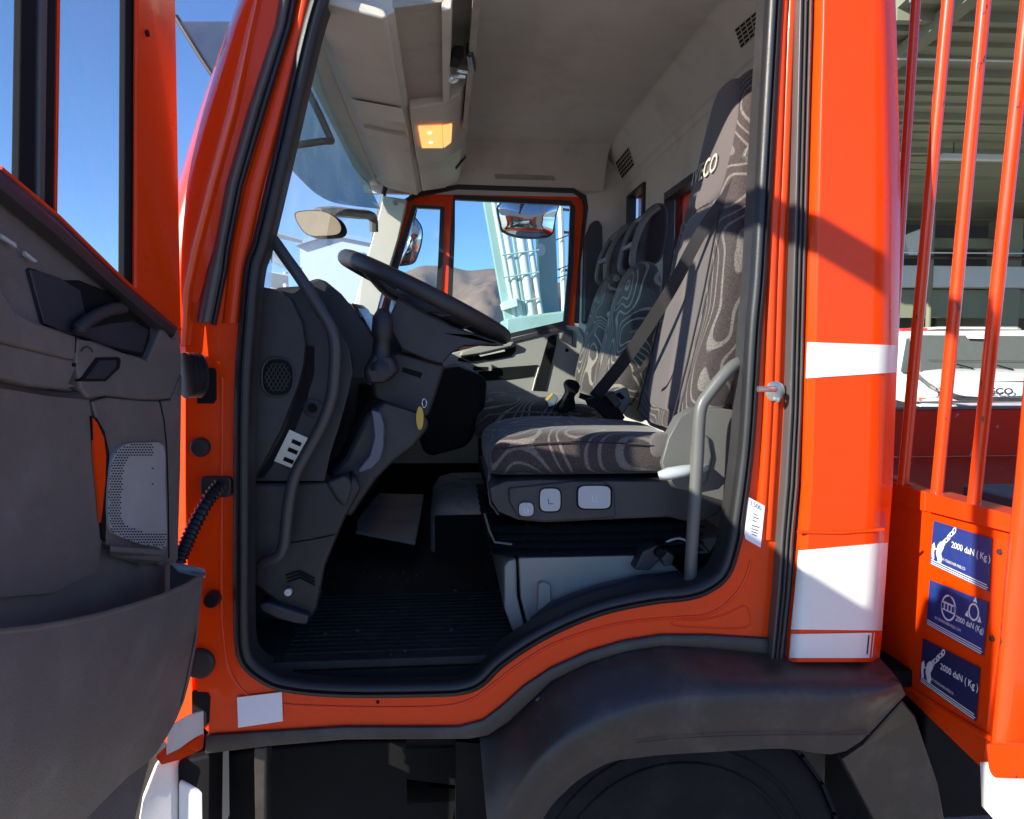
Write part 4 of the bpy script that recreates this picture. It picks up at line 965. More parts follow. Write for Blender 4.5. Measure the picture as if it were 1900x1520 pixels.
mk('bench_base', G().mm((.14, .98, .95), (.60, 1.78, 1.29)), M['black'], bench, bevel=.02)
mk('piping', G().tube([Vector((x, .945, z)) for x, z in ((.10,1.355),(.14,1.385),(.25,1.395),(.45,1.385))], .003, 6), M['handle'], bench)
for yc in (1.17, 1.60):
    mk('backrest', bench_back(yc, .215, 'b'), M['fab2'], bench, sub=1, ang=80)
    hb = Vector((.685, yc, 1.945))
    # headrest: solid pad with a ladder frame in front
    pdl = []
    for t, w, th in ((0,.08,.045),(.06,.10,.075),(.35,.105,.085),(.7,.10,.08),(.92,.08,.06),(1,.05,.03)):
        c = hb+Vector((.045+.03*t, 0, -.04+.22*t))
        pdl.append([c+Vector((math.copysign(abs(math.cos(a))**.6, math.cos(a))*th/2, math.copysign(abs(math.sin(a))**.5, math.sin(a))*w, 0)) for a in [2*math.pi*k/18 for k in range(18)]])
    mk('headrest', G().loft(pdl), M['plaindk'], bench, sub=1, ang=80)
    g = G()
    for s in (-1, 1):
        g.tube(cat([hb+Vector((x, s*.09, z)) for x, z in ((.01,-.065),(-.03,-.045),(-.025,.015),(-.008,.07),(.02,.12),(.06,.155))], 5), .0125, 8)
    for x, z in ((.0,-.06),(-.020,.03),(.03,.13)):
        g.tube([hb+Vector((x, -.09, z)), hb+Vector((x, .09, z))], .011, 8)
    mk('headrest_frame', g, M['handle'], bench, ang=60)
# buckles standing on the bench
bs = mk('bench_buckle', G().plate(PY([(1048,712),(1056,704),(1070,706),(1078,716),(1074,728),(1066,736),(1070,760),(1040,768),(1028,758),(1044,742),(1052,728)], .93), (0,.05,0)), M['black'], truck, bevel=.008, seg=3, label='black belt buckle standing at the near edge of the bench')
mk('buckle_tongue', G().plate(PY([(1013,742),(1026,730),(1036,738),(1030,752),(1018,756)], .92), (0,.04,0)), M['steel'], bs, bevel=.003)
mk('buckle_tag', G().plate(PY([(1013,741),(1024,730),(1027,732),(1016,744)], .918), (0,.01,0)), M['yellow'], bs)
# ---- sill steps inside the door, odds and ends behind the seat
s0 = [(985,1145),(1019,1118),(1060,1100),(1108,1084),(1176,1068),(1256,1059),(1275,1075)]
s1 = [(995,1165),(1030,1138),(1070,1120),(1115,1105),(1180,1090),(1256,1080),(1290,1084)]
mk('sill_step', G().sheet([[A(a[0], a[1], .16), A(a[0]*.6+b[0]*.4, a[1]*.6+b[1]*.4, .135), A(b[0], b[1], .125)] for a, b in zip(s0, s1)], (.0,.02,-.02)), M['blueblack'], truck, ang=60)
s0 = s1; s1 = [(1005,1185),(1040,1152),(1075,1135),(1125,1118),(1190,1102),(1256,1095),(1296,1094)]
mk('sill_step', G().sheet([[A(a[0], a[1], .124), A(a[0]*.6+b[0]*.4, a[1]*.6+b[1]*.4, .10), A(b[0], b[1], .075)] for a, b in zip(s0, s1)], (.0,.02,-.02)), M['blueblack'], truck, ang=60)
hs = thing('handset', A(1215,1045,.16), 'black cable handset lying behind the rear grab handle beside the seat box', 'handset')
mk('body', G().plate(PY([(1176,1058),(1192,1025),(1205,1018),(1218,1012),(1235,1022),(1228,1036),(1206,1060)], .15), (0,.05,0)), M['dark2'], hs, bevel=.006)
mk('clip', G().plate(PY([(1226,1035),(1240,1024),(1252,1032),(1248,1050),(1232,1052)], .14), (0,.03,0)), M['handledk'], hs, bevel=.004)
mk('knob', G().lathe(A(1222,1024,.148),(0,-1,0),[(0,.012),(.015,.011),(.016,.001)],12), M['black'], hs)
ch = thing('ball_chain', A(1255,1005,.22), 'white ball chain looped behind the seat', 'chain')
g = G()
for p in cat([A(1234,1008,.2), A(1245,1002,.2), A(1258,999,.2), A(1270,1002,.2), A(1285,1014,.2)], 5):
    g.lathe(p, (0,0,1), [(-.003,.0003),(-.002,.0025),(0,.0032),(.002,.0025),(.003,.0003)], 8)
mk('beads', g, M['strap'], ch)
mk('rear_box', G().plate(PY([(1298,1000),(1322,998),(1348,988),(1356,1000),(1350,1020),(1330,1040),(1298,1040)], .25), (0,.3,0)), M['ltgrey'], truck, bevel=.004)
mk('rear_box_seam', G().tube([A(1302,1008,.249), A(1328,1038,.249)], .0015, 6), M['black'], truck)
mk('pillar_base', G().plate(PY([(1298,1040),(1330,1036),(1342,1015),(1350,1030),(1320,1080),(1296,1080)], .20), (0,.1,0)), M['black'], truck)
disc(1322, 1050, .19, 7, 'white_knob', M['pillar'], truck, .01)
# ================================================================ the open driver door
# trim panel (outline on the trim plane, continued beyond the picture's left edge)
E = lambda s, z, n=0: DH+DD*s+DN*n+Vector((0, 0, z-DH.z))
def SZ(px, py, n=0):
    p = AD(px, py, n); return (p-DH).dot(DD), p.z
top = [(339,627),(330,607),(302,585),(230,523),(109,405),(0,312)]
sA, zA = SZ(0,312); SEND = 1.20
tp = PD(top, 0)
slope = (SZ(0,312)[1]-SZ(230,523)[1])/(SZ(0,312)[0]-SZ(230,523)[0])
tp += [E(sA+.10, 1.85), E(.97, 1.80), E(1.02, 1.95), E(SEND-.03, 1.95), E(SEND, 1.9)]  # unseen rear waist and raised corner, shaped to cast shade on panel and headboard
botz = .72
right = PD([(338,760),(333,979),(331,1050),(330,1180),(318,1320),(300,1395)], 0)
outline = [E(SEND, botz), E(.26, botz), E(.13, .90)]+right[::-1]+tp
door = mk('driver_door', G().plate(outline, DN*-.03, []), M['doortrim'], truck, bevel=.012, seg=3, label='open driver door with dark grey inner trim')
# outer orange skin of the door
sk = [E(SEND+.02, .70, -.10), E(.26, .70, -.10), E(.12, .86, -.10), E(-.01, .90, -.10), E(-.005, 1.62, -.10)]+[p-DN*.10+Vector((0,0,-.01)) for p in tp]
mk('door_skin', G().plate(sk, DN*.02), M['paint'], door, bevel=.01)
mk('door_core', G().plate([E(SEND-.02, botz+.02, -.085), E(.28, botz+.02, -.085), E(.10, .92, -.085), E(.02, .95, -.085), E(.02, 1.58, -.085)]+[p-DN*.085+Vector((0,0,-.05)) for p in tp[3:-4]]+[E(1.0,1.6,-.085)], DN*.05), M['black'], door)
# waist band: dark strip under the window with a lit upper lip
wl = [(321,626),(281,604),(181,519),(103,452),(0,368)]
w0 = [(330,608),(302,586),(230,524),(109,406),(0,313)]
rows = []
for (a, b, n) in zip(w0, wl, range(5)):
    rows.append([AD(a[0], a[1], .004), AD(a[0]*.75+b[0]*.25, a[1]*.75+b[1]*.25, .022), AD(a[0]*.35+b[0]*.65, a[1]*.35+b[1]*.65, .026), AD(b[0], b[1], .012)])
rows.append([r+DD*.10+Vector((0,0,1.85-zA)) for r in rows[-1]])
mk('waist_band', G().sheet([r for r in rows], DN*-.006), M['dark2'], door, ang=60)
mk('waist_lip', G().tube([AD(x, y, .000) for x, y in ((334,612),(303,584),(230,521),(109,403),(0,312))], .0035, 8), M['paint'], door)
mk('window_wiper', G().tube([AD(x, y+5, .008) for x, y in ((300,590),(230,528),(109,411),(0,322))], .005, 8), M['seal'], door)
# window frame posts, divider and glass
def post(name, xs, ys, n0, th, m, bevel=.004):
    (a, b), (c, d) = xs
    p = [AD(a, ys[0], n0), AD(b, ys[0], n0), AD(d, ys[1], n0), AD(c, ys[1], n0)]
    return mk(name, G().plate(p, DN*-th), m, door, bevel=bevel)
fp = post('window_frame', ((256, 320), (248, 336)), (-300, 640), -.012, .010, M['paint'], .003)
mk('frame_lip', G().tube([AD(253, -190, -.010), AD(250, 640, -.010)], .004, 8), M['paint'], fp)
post('frame_seal', ((236, 256), (232, 249)), (-300, 560), -.016, .014, M['postblack'])
disc_c = AD(272, 62, -.012)
mk('frame_plug', G().lathe(disc_c, DN, [(-.002,.006),(.003,.006),(.0035,.0004)], 14), M['black'], fp)
post('divider', ((72, 112), (60, 100)), (-420, 470), -.012, .016, M['postblack'])
post('divider_channel', ((80, 96), (70, 84)), (-420, 470), -.006, .02, M['sealgrey'])
post('divider_edge', ((48, 74), (36, 64)), (-420, 400), -.010, .014, M['postblack'])
post('divider_trim', ((113, 119), (101, 106)), (-420, 470), -.014, .004, M['paint'], .001)
# door top frame and rear post (above and outside the picture: they throw the shadow band)
ztop = 2.585
gl = [AD(246, 560, -.035), AD(118, 430, -.035), E(.33, zA, -.035)]
mk('quarter_glass', G().plate([AD(244,-300,-.03), AD(118,-420,-.03), AD(105,400,-.03), AD(243,535,-.03)], DN*-.004), M['glass'], door)
sd = (AD(60, 300, -.03)-DH).dot(DD)
mk('window_glass', G().plate([E(sd, ztop, -.03), E(SEND-.04, ztop, -.03), E(SEND-.02, 1.9, -.03), E(1.0, 1.66, -.03), E(sd, 1.62, -.03)], DN*-.004), M['glass'], door)
mk('top_frame', G().plate([E(-.005, ztop, -.012), E(SEND-.04, ztop, -.012), E(SEND-.04, ztop-.067, -.012), E(-.005, ztop-.067, -.012)], DN*-.05), M['paint'], door, bevel=.01)
mk('rear_post', G().plate([E(SEND-.06, ztop, -.012), E(SEND-.03, ztop-.03, -.012), E(SEND, 1.9, -.012), E(SEND-.035, 1.9, -.012)], DN*-.05), M['paint'], door, bevel=.01)
# deep handle recess under the waist band
rc = [(53,497),(70,500),(104,520),(150,520),(212,545),(281,606),(279,630),(266,663),(232,655),(190,645),(142,624),(110,612),(82,603),(68,555)]
mk('pull_recess', G().plate(PD(rc, .004), DN*-.03), M['black'], door, bevel=.004)
mk('recess_floor', G().plate(PD([(150,622),(160,610),(205,600),(250,595),(277,612),(266,655),(232,650),(190,640)], .006), DN*-.01), M['blueblack'], door, bevel=.003)
mk('pull_grip', G().tube(cat([AD(x, y, .018) for x, y in ((142,618),(150,606),(168,592),(195,578),(215,572),(232,574))], 5), [.006]*3+[.010]*20+[.006]*3, 10), M['dark2'], door)
mk('recess_wall', G().plate(PD([(55,500),(82,600),(140,622),(160,590),(150,540),(110,515),(70,502)], .0065), DN*-.01), M['blueblack'], door, bevel=.003)
mk('bright_slot', G().plate(PD([(2,434),(30,452),(32,460),(4,442)], .010), DN*-.004), M['btn'], door)
mk('bright_slot', G().plate(PD([(47,466),(70,485),(66,487),(48,474)], .010), DN*-.004), M['btn'], door)
# arm rest and its ledge
ar = [(-120,500),(0,520),(10,548),(30,578),(58,594),(82,604),(142,625),(141,660),(138,668),(0,634),(-120,600)]
mk('armrest', G().plate(PD(ar, .035), DN*-.05), M['doortrim'], door, bevel=.010, seg=3)
led = [(-120,596),(0,634),(138,668),(146,676),(130,712),(145,716),(110,722),(60,716),(0,702),(-120,690)]
mk('armrest_ledge', G().plate(PD(led, .028), DN*-.04), M['doortrim'], door, bevel=.010, seg=3)
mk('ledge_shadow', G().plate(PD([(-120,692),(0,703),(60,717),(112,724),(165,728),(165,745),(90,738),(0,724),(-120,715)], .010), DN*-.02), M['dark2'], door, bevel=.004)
bk_ = [(141,630),(180,634),(232,655),(266,664),(276,668),(302,604),(318,626),(332,628),(337,650),(338,690),(318,740),(296,742),(262,742),(200,735),(165,740),(150,720),(140,668)]
mk('latch_panel', G().plate(PD(bk_, .016), DN*-.03), M['doortrim'], door, bevel=.008, seg=3)
lt = mk('latch_recess', G().plate(PD([(147,708),(180,663),(222,662),(226,668),(224,684),(198,708)], .0185), DN*-.01), M['black'], door, bevel=.003)
mk('latch_lever', G().plate(PD([(158,704),(184,669),(217,668),(218,681),(196,704)], .0195), DN*-.008), M['blueblack'], door, bevel=.003)
mk('latch_rib', G().tube([AD(140,626,.018), AD(138,655,.018)], .0018, 6), M['black'], door)
mk('latch_screw', G().lathe(AD(138,677,.03), DN, [(-.002,.003),(.001,.003),(.0012,.0003)], 8), M['black'], door)
mk('plate_arc', G().tube([AD(161+11*math.cos(a), 656-12*math.sin(a), .017) for a in [.2+.2*k for k in range(14)]], .0012, 6), M['dark2'], door)
# speaker pod with perforated grille
pod = [(172,745),(200,737),(262,743),(300,744),(318,742),(338,692),(336,860),(331,1040),(300,1050),(272,1040),(200,1012),(192,960),(200,880),(196,820),(182,790)]
pd_ = mk('speaker_pod', G().plate(PD(pod, .012), DN*-.03), M['doortrim'], door, bevel=.010, seg=3)
gq = [(205,880),(210,850),(222,832),(240,823),(270,822),(304,828),(307,900),(309,1012),(290,1014),(262,1010),(225,996),(208,985),(202,960),(202,920)]
gq2 = cat2(gq, 3, True)
gr = mk('speaker_grille', G().plate(PD(gq2, .018), DN*-.01), mat('sunlit_grille_paint', (.34,.335,.32), .45, var=.1, dirt=(.45,.44,.42), damt=.5, dscale=14), door, bevel=.003)  # grille grey lightened to stand for sunlight on it
g = G()
cx, cy = 257, 918
holes = 0
for i in range(40):
    for j in range(22):
        x = 203+j*5.2+(2.6 if i % 2 else 0); y = 825+i*4.9
        # rows of holes follow the rim of the grille
        inside = False
        n_ = len(gq2)
        for k in range(n_):
            (x1, y1), (x2, y2) = gq2[k], gq2[(k+1) % n_]
            if (y1 > y) != (y2 > y) and x < (x2-x1)*(y-y1)/(y2-y1)+x1: inside = not inside
        d = min(math.hypot(x-a, y-b) for a, b in gq2)
        if not inside or d < 3 or d > 24 or (x > 285 and y < 990): continue
        g.plate([AD(x+1.5*math.cos(a), y+1.5*math.sin(a), .0188) for a in (0,1.05,2.1,3.14,4.19,5.24)], DN*-.0006)
setp(mk('grille_hole', g, M['black'], gr), kind='stuff')
mk('pod_seam', G().tube([AD(x, y, .0125) for x, y in ((296,744),(304,780),(309,830),(312,930),(313,1035))], .0016, 6), M['black'], pd_)
# slot of sunlit orange skin seen through the map pocket opening
mk('pocket_opening', G().plate(PD([(170,772),(180,776),(194,800),(203,840),(204,880),(198,940),(196,1005),(190,1000),(184,930),(175,850)], .0135), DN*-.006), M['black'], pd_)
mk('skin_in_opening', G().plate(PD([(173,776),(180,784),(193,812),(197,845),(196,890),(191,940),(187,970),(183,920),(176,850)], .0150), DN*-.004), M['paint'], pd_)
# big lower panel field and the storage pocket that swells out
mk('lower_field', G().plate(PD([(-120,716),(0,720),(90,735),(165,742),(176,800),(184,900),(190,1000),(180,1060),(100,1100),(-120,1120)], .010), DN*-.02), M['doortrim'], door, bevel=.012, seg=3)
lip = [(-150,1180),(0,1172),(60,1166),(120,1156),(180,1143),(240,1126),(300,1106),(350,1084),(378,1066)]
low = [(-150,1680),(0,1640),(60,1600),(120,1560),(180,1500),(240,1440),(291,1397),(342,1301),(366,1185)]
rows = []
for i, (a, b) in enumerate(zip(lip, low)):
    t = i/8; o = .115*(1-.12*t)
    rr_ = []
    for k in range(9):
        s = k/8; bul = o-.07*s*s+.012*math.sin(math.pi*s)
        rr_.append(AD(a[0]+(b[0]-a[0])*s, a[1]+(b[1]-a[1])*s, bul))
    rows.append(rr_)
cols = [cat(c, 3) for c in zip(*rows)]
mk('door_pocket', G().sheet([list(r) for r in zip(*cols)], DN*-.006), M['doortrim'], door, ang=70, bevel=.002)
# closing wall of the pocket on the hinge side and its floor
l0 = AD(378,1066,.10); 
mk('pocket_end', G().plate([AD(318,1046,.012), AD(378,1066,.098), AD(366,1185,.085), AD(342,1301,.05), AD(316,1340,.012)], DD*.006), M['doortrim'], door, bevel=.002)
mk('pocket_edge', G().tube([AD(x, y, .113*(1-.12*i/8)) for i, (x, y) in enumerate(lip)], .004, 8), M['doortrim'], door)
mk('pocket_tip', G().plate([AD(318,1044,.02), AD(340,1046,.05), AD(380,1056,.098), AD(381,1068,.098), AD(366,1066,.09), AD(330,1058,.04)], Vector((0,0,-.004))), M['btn'], door, bevel=.001)
mk('pod_ledge', G().plate([AD(200,1020,.014), AD(272,1042,.014), AD(300,1032,.04), AD(306,1020,.045), AD(204,1012,.03)], Vector((0,0,-.01))), M['doortrim'], door, bevel=.003)
# ================================================================ headboard and load bed behind the cab
XB = 1.10
def HB(px, py, o=0): return AX(px, py, XB-o)
hbd = mk('headboard', G().plate([HB(1640,880), HB(1716,912), HB(1884,968), HB(1836,1320), HB(1826,1432), HB(1680,1290), HB(1630,1250)], (.03,0,0)), M['paint'], truck, bevel=.006, label='orange headboard of the load bed with blue stickers')
for name, pts in (('bar', ((1711,-170,1697,48,1671,440,1650,740,1640,896),8.6)), ('bar', ((1775,-170,1756,48,1721,440,1689,740,1675,900),10.8)), ('bar', ((1843,-170,1823,48,1789,440,1752,740,1738,916),11.8)), ('bar', ((1926,-170,1906,48,1868,440,1828,740,1807,934),12.8))):
    q_, rpx = pts
    P = [HB(q_[i], q_[i+1]) for i in range(0, 10, 2)]; P = [P[0]+(P[-1]-P[0])*t for t in (0, .2, .45, .75, 1)]
    r = rpx*(P[1]-CAM).dot(fwd)/F
    mk('bar', G().tube(P, r, 18), M['bar'], hbd, ang=60)
# rails
mk('rail', G().plate([HB(1650,893,.008), HB(1716,913,.008), HB(1716,950,.008), HB(1650,928,.008)], (.035,0,0)), M['paint'], hbd, bevel=.004)
mk('rail', G().plate([HB(1716,913,.02), HB(1884,958,.02), HB(1880,990,.02), HB(1716,948,.02)], (.06,0,0)), M['bar'], hbd, bevel=.005)
mk('panel_fold', G().tube([HB(1672,1268,.004), HB(1740,1312,.004), HB(1840,1372,.004)], .006, 8), M['paint'], hbd)
# corner post with a rounded leading edge and reflector below
pe = [(1975,-170),(1953,48),(1914,475),(1876,900),(1858,1080),(1838,1320),(1830,1400)]
rows = []
for x, y in pe:
    a = AX(x, y, XB-.03)
    rows.append([a+Vector((dx, dy, 0)) for dx, dy in ((.05,.004),(.015,.0),(.003,-.004),(.0,-.014),(.005,-.025),(.02,-.034),(.06,-.036),(.16,-.036),(.165,-.03),(.165,.0))])
mk('corner_post', G().loft(rows), M['bar'], hbd, ang=60)
mk('post_reflector', G().plate([AX(1847,1443,XB-.02), AX(1960,1447,XB+.0), AX(1960,1530,XB+.0), AX(1850,1530,XB-.02)], (.01,.06,0)), M['white'], hbd, bevel=.004)
mk('post_foot', G().plate([AX(1826,1380,XB-.035), AX(1832,1430,XB-.035), AX(1842,1446,XB-.035), AX(1960,1450,XB-.035), AX(1960,1380,XB-.035)], (.1,.03,0)), M['bar'], hbd, bevel=.008)
for x, y in ((1855,1024),(1841,1185)):
    mk('panel_bolt', G().lathe(HB(x,y,.002), (-1,0,0), [(-.004,.006),(.003,.006),(.004,.0004)], 8), M['fender'], hbd)
# stickers
def sticker(corners, m, kind):
    tl, tr, br, bl = corners
    q = [HB(*bl, .003), HB(*br, .003), HB(*tr, .003), HB(*tl, .003)]
    s = mk('sticker', G().plate(q, (-.0008,0,0)), M[m], hbd, label={'a':'upper blue load sticker with white chain hooks','b':'middle blue load sticker with a ringed emblem','c':'lower shaded blue load sticker with white chain hooks'}[kind])
    qm = quadmap([p+Vector((-.0012,0,0)) for p in q]); off = Vector((-.0004,0,0))
    g = G()
    def poly(pts): g.plate([qm(*p) for p in pts], off)
    def ring(cx, cy, rx, ry, w, a0=0, a1=2*math.pi, n=22, rot=0):
        o = []; i_ = []
        for k in range(n+1):
            a = a0+(a1-a0)*k/n
            for L, sc in ((o, 1), (i_, 1-w)):
                x, y = rx*sc*math.cos(a), ry*sc*math.sin(a)
                L.append((cx+x*math.cos(rot)-y*math.sin(rot)*1.0, cy+x*math.sin(rot)*1.6+y*math.cos(rot)))
        for k in range(n): poly([o[k], o[k+1], i_[k+1], i_[k]])
    def txt(t, x0, y0, x1, h, bold=.012):
        text_geo(t, [qm(x0,y0), qm(x1,y0), qm(x1,y0+h), qm(x0,y0+h)], bold=bold, thick=.0003, out=g)
    if kind in 'ac':
        for k in range(5):                                            # chain
            cx, cy = .22+.042*k, .58+.085*k
            ring(cx, cy, .030, .085, .42, rot=-.5 if k % 2 else -.2, n=14)
        poly([(.12,.50),(.17,.60),(.22,.58),(.23,.48),(.19,.34),(.215,.22),(.20,.10),(.15,.10),(.13,.20),(.10,.30)])
        poly([(.02,.45),(.05,.52),(.075,.42),(.06,.30),(.075,.16),(.05,.10),(.03,.16),(.015,.30)])
        poly([(.06,.40),(.13,.42),(.13,.39),(.06,.36)])
        txt('2000 daN ( Kg )', .36, .56, 1.0, .13)
        txt('BY-TENSIONER-FREE.CO', .22, .20, .62, .06, .0)
    else:
        ring(.38, .58, .13, .27, .14, n=30)
        poly([(.26,.50),(.505,.50),(.505,.68),(.26,.68)])
        ring(.80, .72, .085, .17, .22, n=24)
        for a in (1.5, 3.6, 5.8): poly([(.80+.10*math.cos(a+d)*1.0, .72+.2*math.sin(a+d)) for d in (-.35,0,.35)]+[(.80+.15*math.cos(a), .72+.30*math.sin(a))])
        txt('2000 daN (Kg)', .52, .40, .98, .11)
        txt('BY-TENSIONER-FREE.COM', .16, .22, .62, .06, .0)
    for k, (y, x1) in enumerate(((.10,.97),(.055,.99),(.015,.97))):
        poly([(.02,y),(x1,y),(x1,y+.018),(.02,y+.018)])
    mk('print', g, M['whiteprint'], s)
    if kind == 'b':
        g2 = G(); qd = quadmap([p+Vector((-.0024,0,0)) for p in q])
        for k in range(4): g2.plate([qd(.27+.06*k,.53), qd(.305+.06*k,.53), qd(.305+.06*k,.645), qd(.27+.06*k,.645)], off)
        mk('emblem_letter', g2, M['stick'], s)
sticker([(1733,966),(1841,1000),(1835,1098),(1726,1046)], 'stick', 'a')
sticker([(1726,1076),(1834,1118),(1824,1217),(1719,1158)], 'stick', 'b')
sticker([(1713,1185),(1819,1239),(1811,1339),(1707,1264)], 'stickdk', 'c')
mk('battery_box', G().mm((XB+.05, .12, .45), (XB+.75, .6, .93)), M['black'], truck, bevel=.01)
# load bed: floor and drop sides
mk('bed_floor', G().mm((XB+.03, -.15, .98), (5.4, 2.06, 1.06)), M['bedpaint'], truck, bevel=.01)
fs = mk('far_drop_side', G().plate([Vector((XB+.03,2.06,1.06)), Vector((5.4,2.06,1.06)), Vector((5.4,2.06,1.30)), Vector((XB+.03,2.06,1.30))], (0,.04,0)), M['bedpaint'], truck, bevel=.006, label='scratched dark red far side of the load bed')
mk('side_cap', G().mm((XB+.03, 2.05, 1.30), (5.4, 2.11, 1.312)), M['handle'], fs, bevel=.003)
mk('tail_board', G().mm((5.36, -.15, 1.06), (5.4, 2.06, 1.40)), M['bedpaint'], truck, bevel=.006)
mk('near_drop_side', G().mm((XB+.20, -.20, 1.0), (5.4, -.15, 1.08)), M['paint'], truck, bevel=.006)
mk('bed_tool_box', G().box((2.0,.6,1.10), (.5,.5,.09)), M['handle'], truck, bevel=.01)
# ================================================================ surroundings
gp = G(); gp.add([(-4000,-4000,0),(4000,-4000,0),(4000,6000,0),(-4000,6000,0)], [(0,1,2,3)])
setp(mk('ground', gp, M['asphalt'], None), 'pale grey concrete yard', None, kind='structure')
# far brown mountain
def pxaz(px):
    d = ray(px, 760); return math.atan2(d.x, d.y)
rid = [(-900,560),(-400,540),(0,575),(350,560),(480,545),(520,528),(560,540),(640,548),(690,545),(740,505),(790,490),(830,492),(870,500),(915,496),(960,508),(1020,520),(1100,540),(1300,560),(1600,575),(2000,590),(2600,600)]
def ridge_y(px):
    for i in range(len(rid)-1):
        if rid[i][0] <= px <= rid[i+1][0]:
            t = (px-rid[i][0])/(rid[i+1][0]-rid[i][0]); t = t*t*(3-2*t)
            return rid[i][1]+(rid[i+1][1]-rid[i][1])*t
rows = []; NX = 420; NY = 60
for j in range(NY+1):
    r = []
    for i in range(NX+1):
        px = -900+3500*i/NX; d = ray(px, ridge_y(px)); k = 2400/d.y
        top = CAM+d*k; h = top.z*.985
        s = j/NY; D = .42+.58*s
        base = Vector((top.x*D, CAM.y+(top.y-CAM.y)*D, 0))
        nz = mnoise.fractal(Vector((px*.010, s*3.1, 1.7)), 1.0, 2.0, 6)
        rg = abs(mnoise.noise(Vector((px*.012+s*.9, s*1.3, 4.0))))
        z = h*(s**1.1)+(nz*40-rg*95)*math.sin(math.pi*min(1, s))*.9+mnoise.fractal(Vector((px*.06, s*9, 9)), 1.0, 2.0, 5)*9*math.sin(math.pi*min(1, s*.97))
        r.append(Vector((base.x, base.y, max(z, -1))))
    rows.append(r)
hm = mat('mountain_slope', (.24,.155,.115), .95, var=.45, vscale=.012, dirt=(.10,.085,.06), dscale=.03, damt=.8, spec=.05)
setp(mk('mountain', G().grid(rows), hm, None, ang=180, fix=False), 'brown bare mountain behind the yard', None, kind='structure')
# ---- shed with ribbed canopy on the right
shed = thing('shed', (7, 9, 0), 'open shed with ribbed greenish canopy roof behind the load bed', 'shed')
def D(px, py, dist):
    d = ray(px, py); return CAM+d*((dist-CAM.y)/d.y)
# canopy slab: underside rises towards the viewer
x0, x1 = 4.6, 16.0
ya, yb = 4.8, 13.5; za, zb = 5.1, 4.05
def cz(y): return za+(zb-za)*(y-ya)/(yb-ya)
g = G().plate([Vector((x0,ya,za+.12)), Vector((x1,ya,za+.12)), Vector((x1,yb,zb+.12)), Vector((x0,yb,zb+.12))], (0,0,.15))
mk('canopy', g, M['conc'], shed)
for k in range(30):
    y = ya+(yb-ya)*(k+.3)/30; z = cz(y)+.12
    rb = G().plate([Vector((x0,y,z)), Vector((x1,y,z+.18)), Vector((x1,y+.10,z+.18)), Vector((x0,y+.10,z))], (0,0,-.07 if k % 4 else -.12))
    mk('rib', rb, M['conc'], shed)
for k in range(2):
    x = 5.0+6.5*k
    mk('rafter', G().plate([Vector((x,ya,za+.08)), Vector((x+.16,ya,za+.08)), Vector((x+.16,yb,zb+.08)), Vector((x,yb,zb+.08))], (0,0,-.14)), M['shedwall'], shed)
for (a, b, r) in (((4.7,6.6,cz(6.6)-.1),(16,6.6,cz(6.6)+.05),.012), ((4.7,10.5,3.2),(16,10.5,3.25),.012)):
    mk('cable', G().tube([Vector(a), Vector(b)], r, 6), M['conc2'], shed)
mk('beam', G().mm((4.7, 12.0, 2.78), (16, 12.3, 3.18)), M['conc2'], shed, bevel=.02)
mk('beam', G().mm((4.7, 12.35, 3.55), (16, 12.6, 3.75)), M['shedwall'], shed, bevel=.02)
mk('lower_panel', G().mm((4.7, 12.32, 2.22), (16, 12.45, 2.76)), M['conc'], shed)
mk('back_wall', G().mm((4.6, 13.6, 0), (16, 13.8, 4.2)), M['wallbrown'], shed)
mk('pier', G().mm((6.4, 12.1, 0), (6.75, 12.6, 4.1)), M['conc'], shed, bevel=.02)
mk('pier', G().mm((10.6, 12.1, 0), (10.95, 12.6, 4.1)), M['conc'], shed, bevel=.02)
mk('bracket', G().plate([Vector((8.55,11.9,3.35)), Vector((8.72,11.9,3.35)), Vector((8.80,11.9,3.85)), Vector((8.45,11.9,3.72))], (0,.1,0)), M['conc2'], shed, bevel=.01)
for x in (7.9, 9.4): mk('duct', G().tube([Vector((x,11.8,3.2)), Vector((x,11.8,3.9))], .04, 8), M['wood'], shed)
for k in range(4):
    lx = 5.6+1.7*k
    fx = mk('tube_lamp', G().mm((lx, 9.2, cz(9.2)-.16), (lx+1.2, 9.32, cz(9.2)-.08)), M['conc2'], shed, bevel=.01)
    mk('lamp_hanger', G().tube([Vector((lx+.2,9.26,cz(9.2)-.08)), Vector((lx+.2,9.26,cz(9.2)+.1))], .008, 6).tube([Vector((lx+1,9.26,cz(9.2)-.08)), Vector((lx+1,9.26,cz(9.2)+.1))], .008, 6), M['fender'], fx)
mk('conduit', G().tube([Vector((4.8,11.9,3.32)), Vector((16,11.9,3.32))], .03, 8).tube([Vector((7.2,11.9,3.32)), Vector((7.2,11.9,4.2))], .03, 8), M['fender'], shed)
mk('downpipe', G().tube([Vector((9.05,12.0,4.2)), Vector((9.05,12.0,0))], .05, 10), M['shedwall'], shed)
for k in range(6):
    mk('wall_panel', G().mm((5.0+1.75*k, 13.52, .3), (6.6+1.75*k, 13.6, 2.6)), M['shedwall'] if k % 2 else M['wallbrown'], shed, bevel=.02)
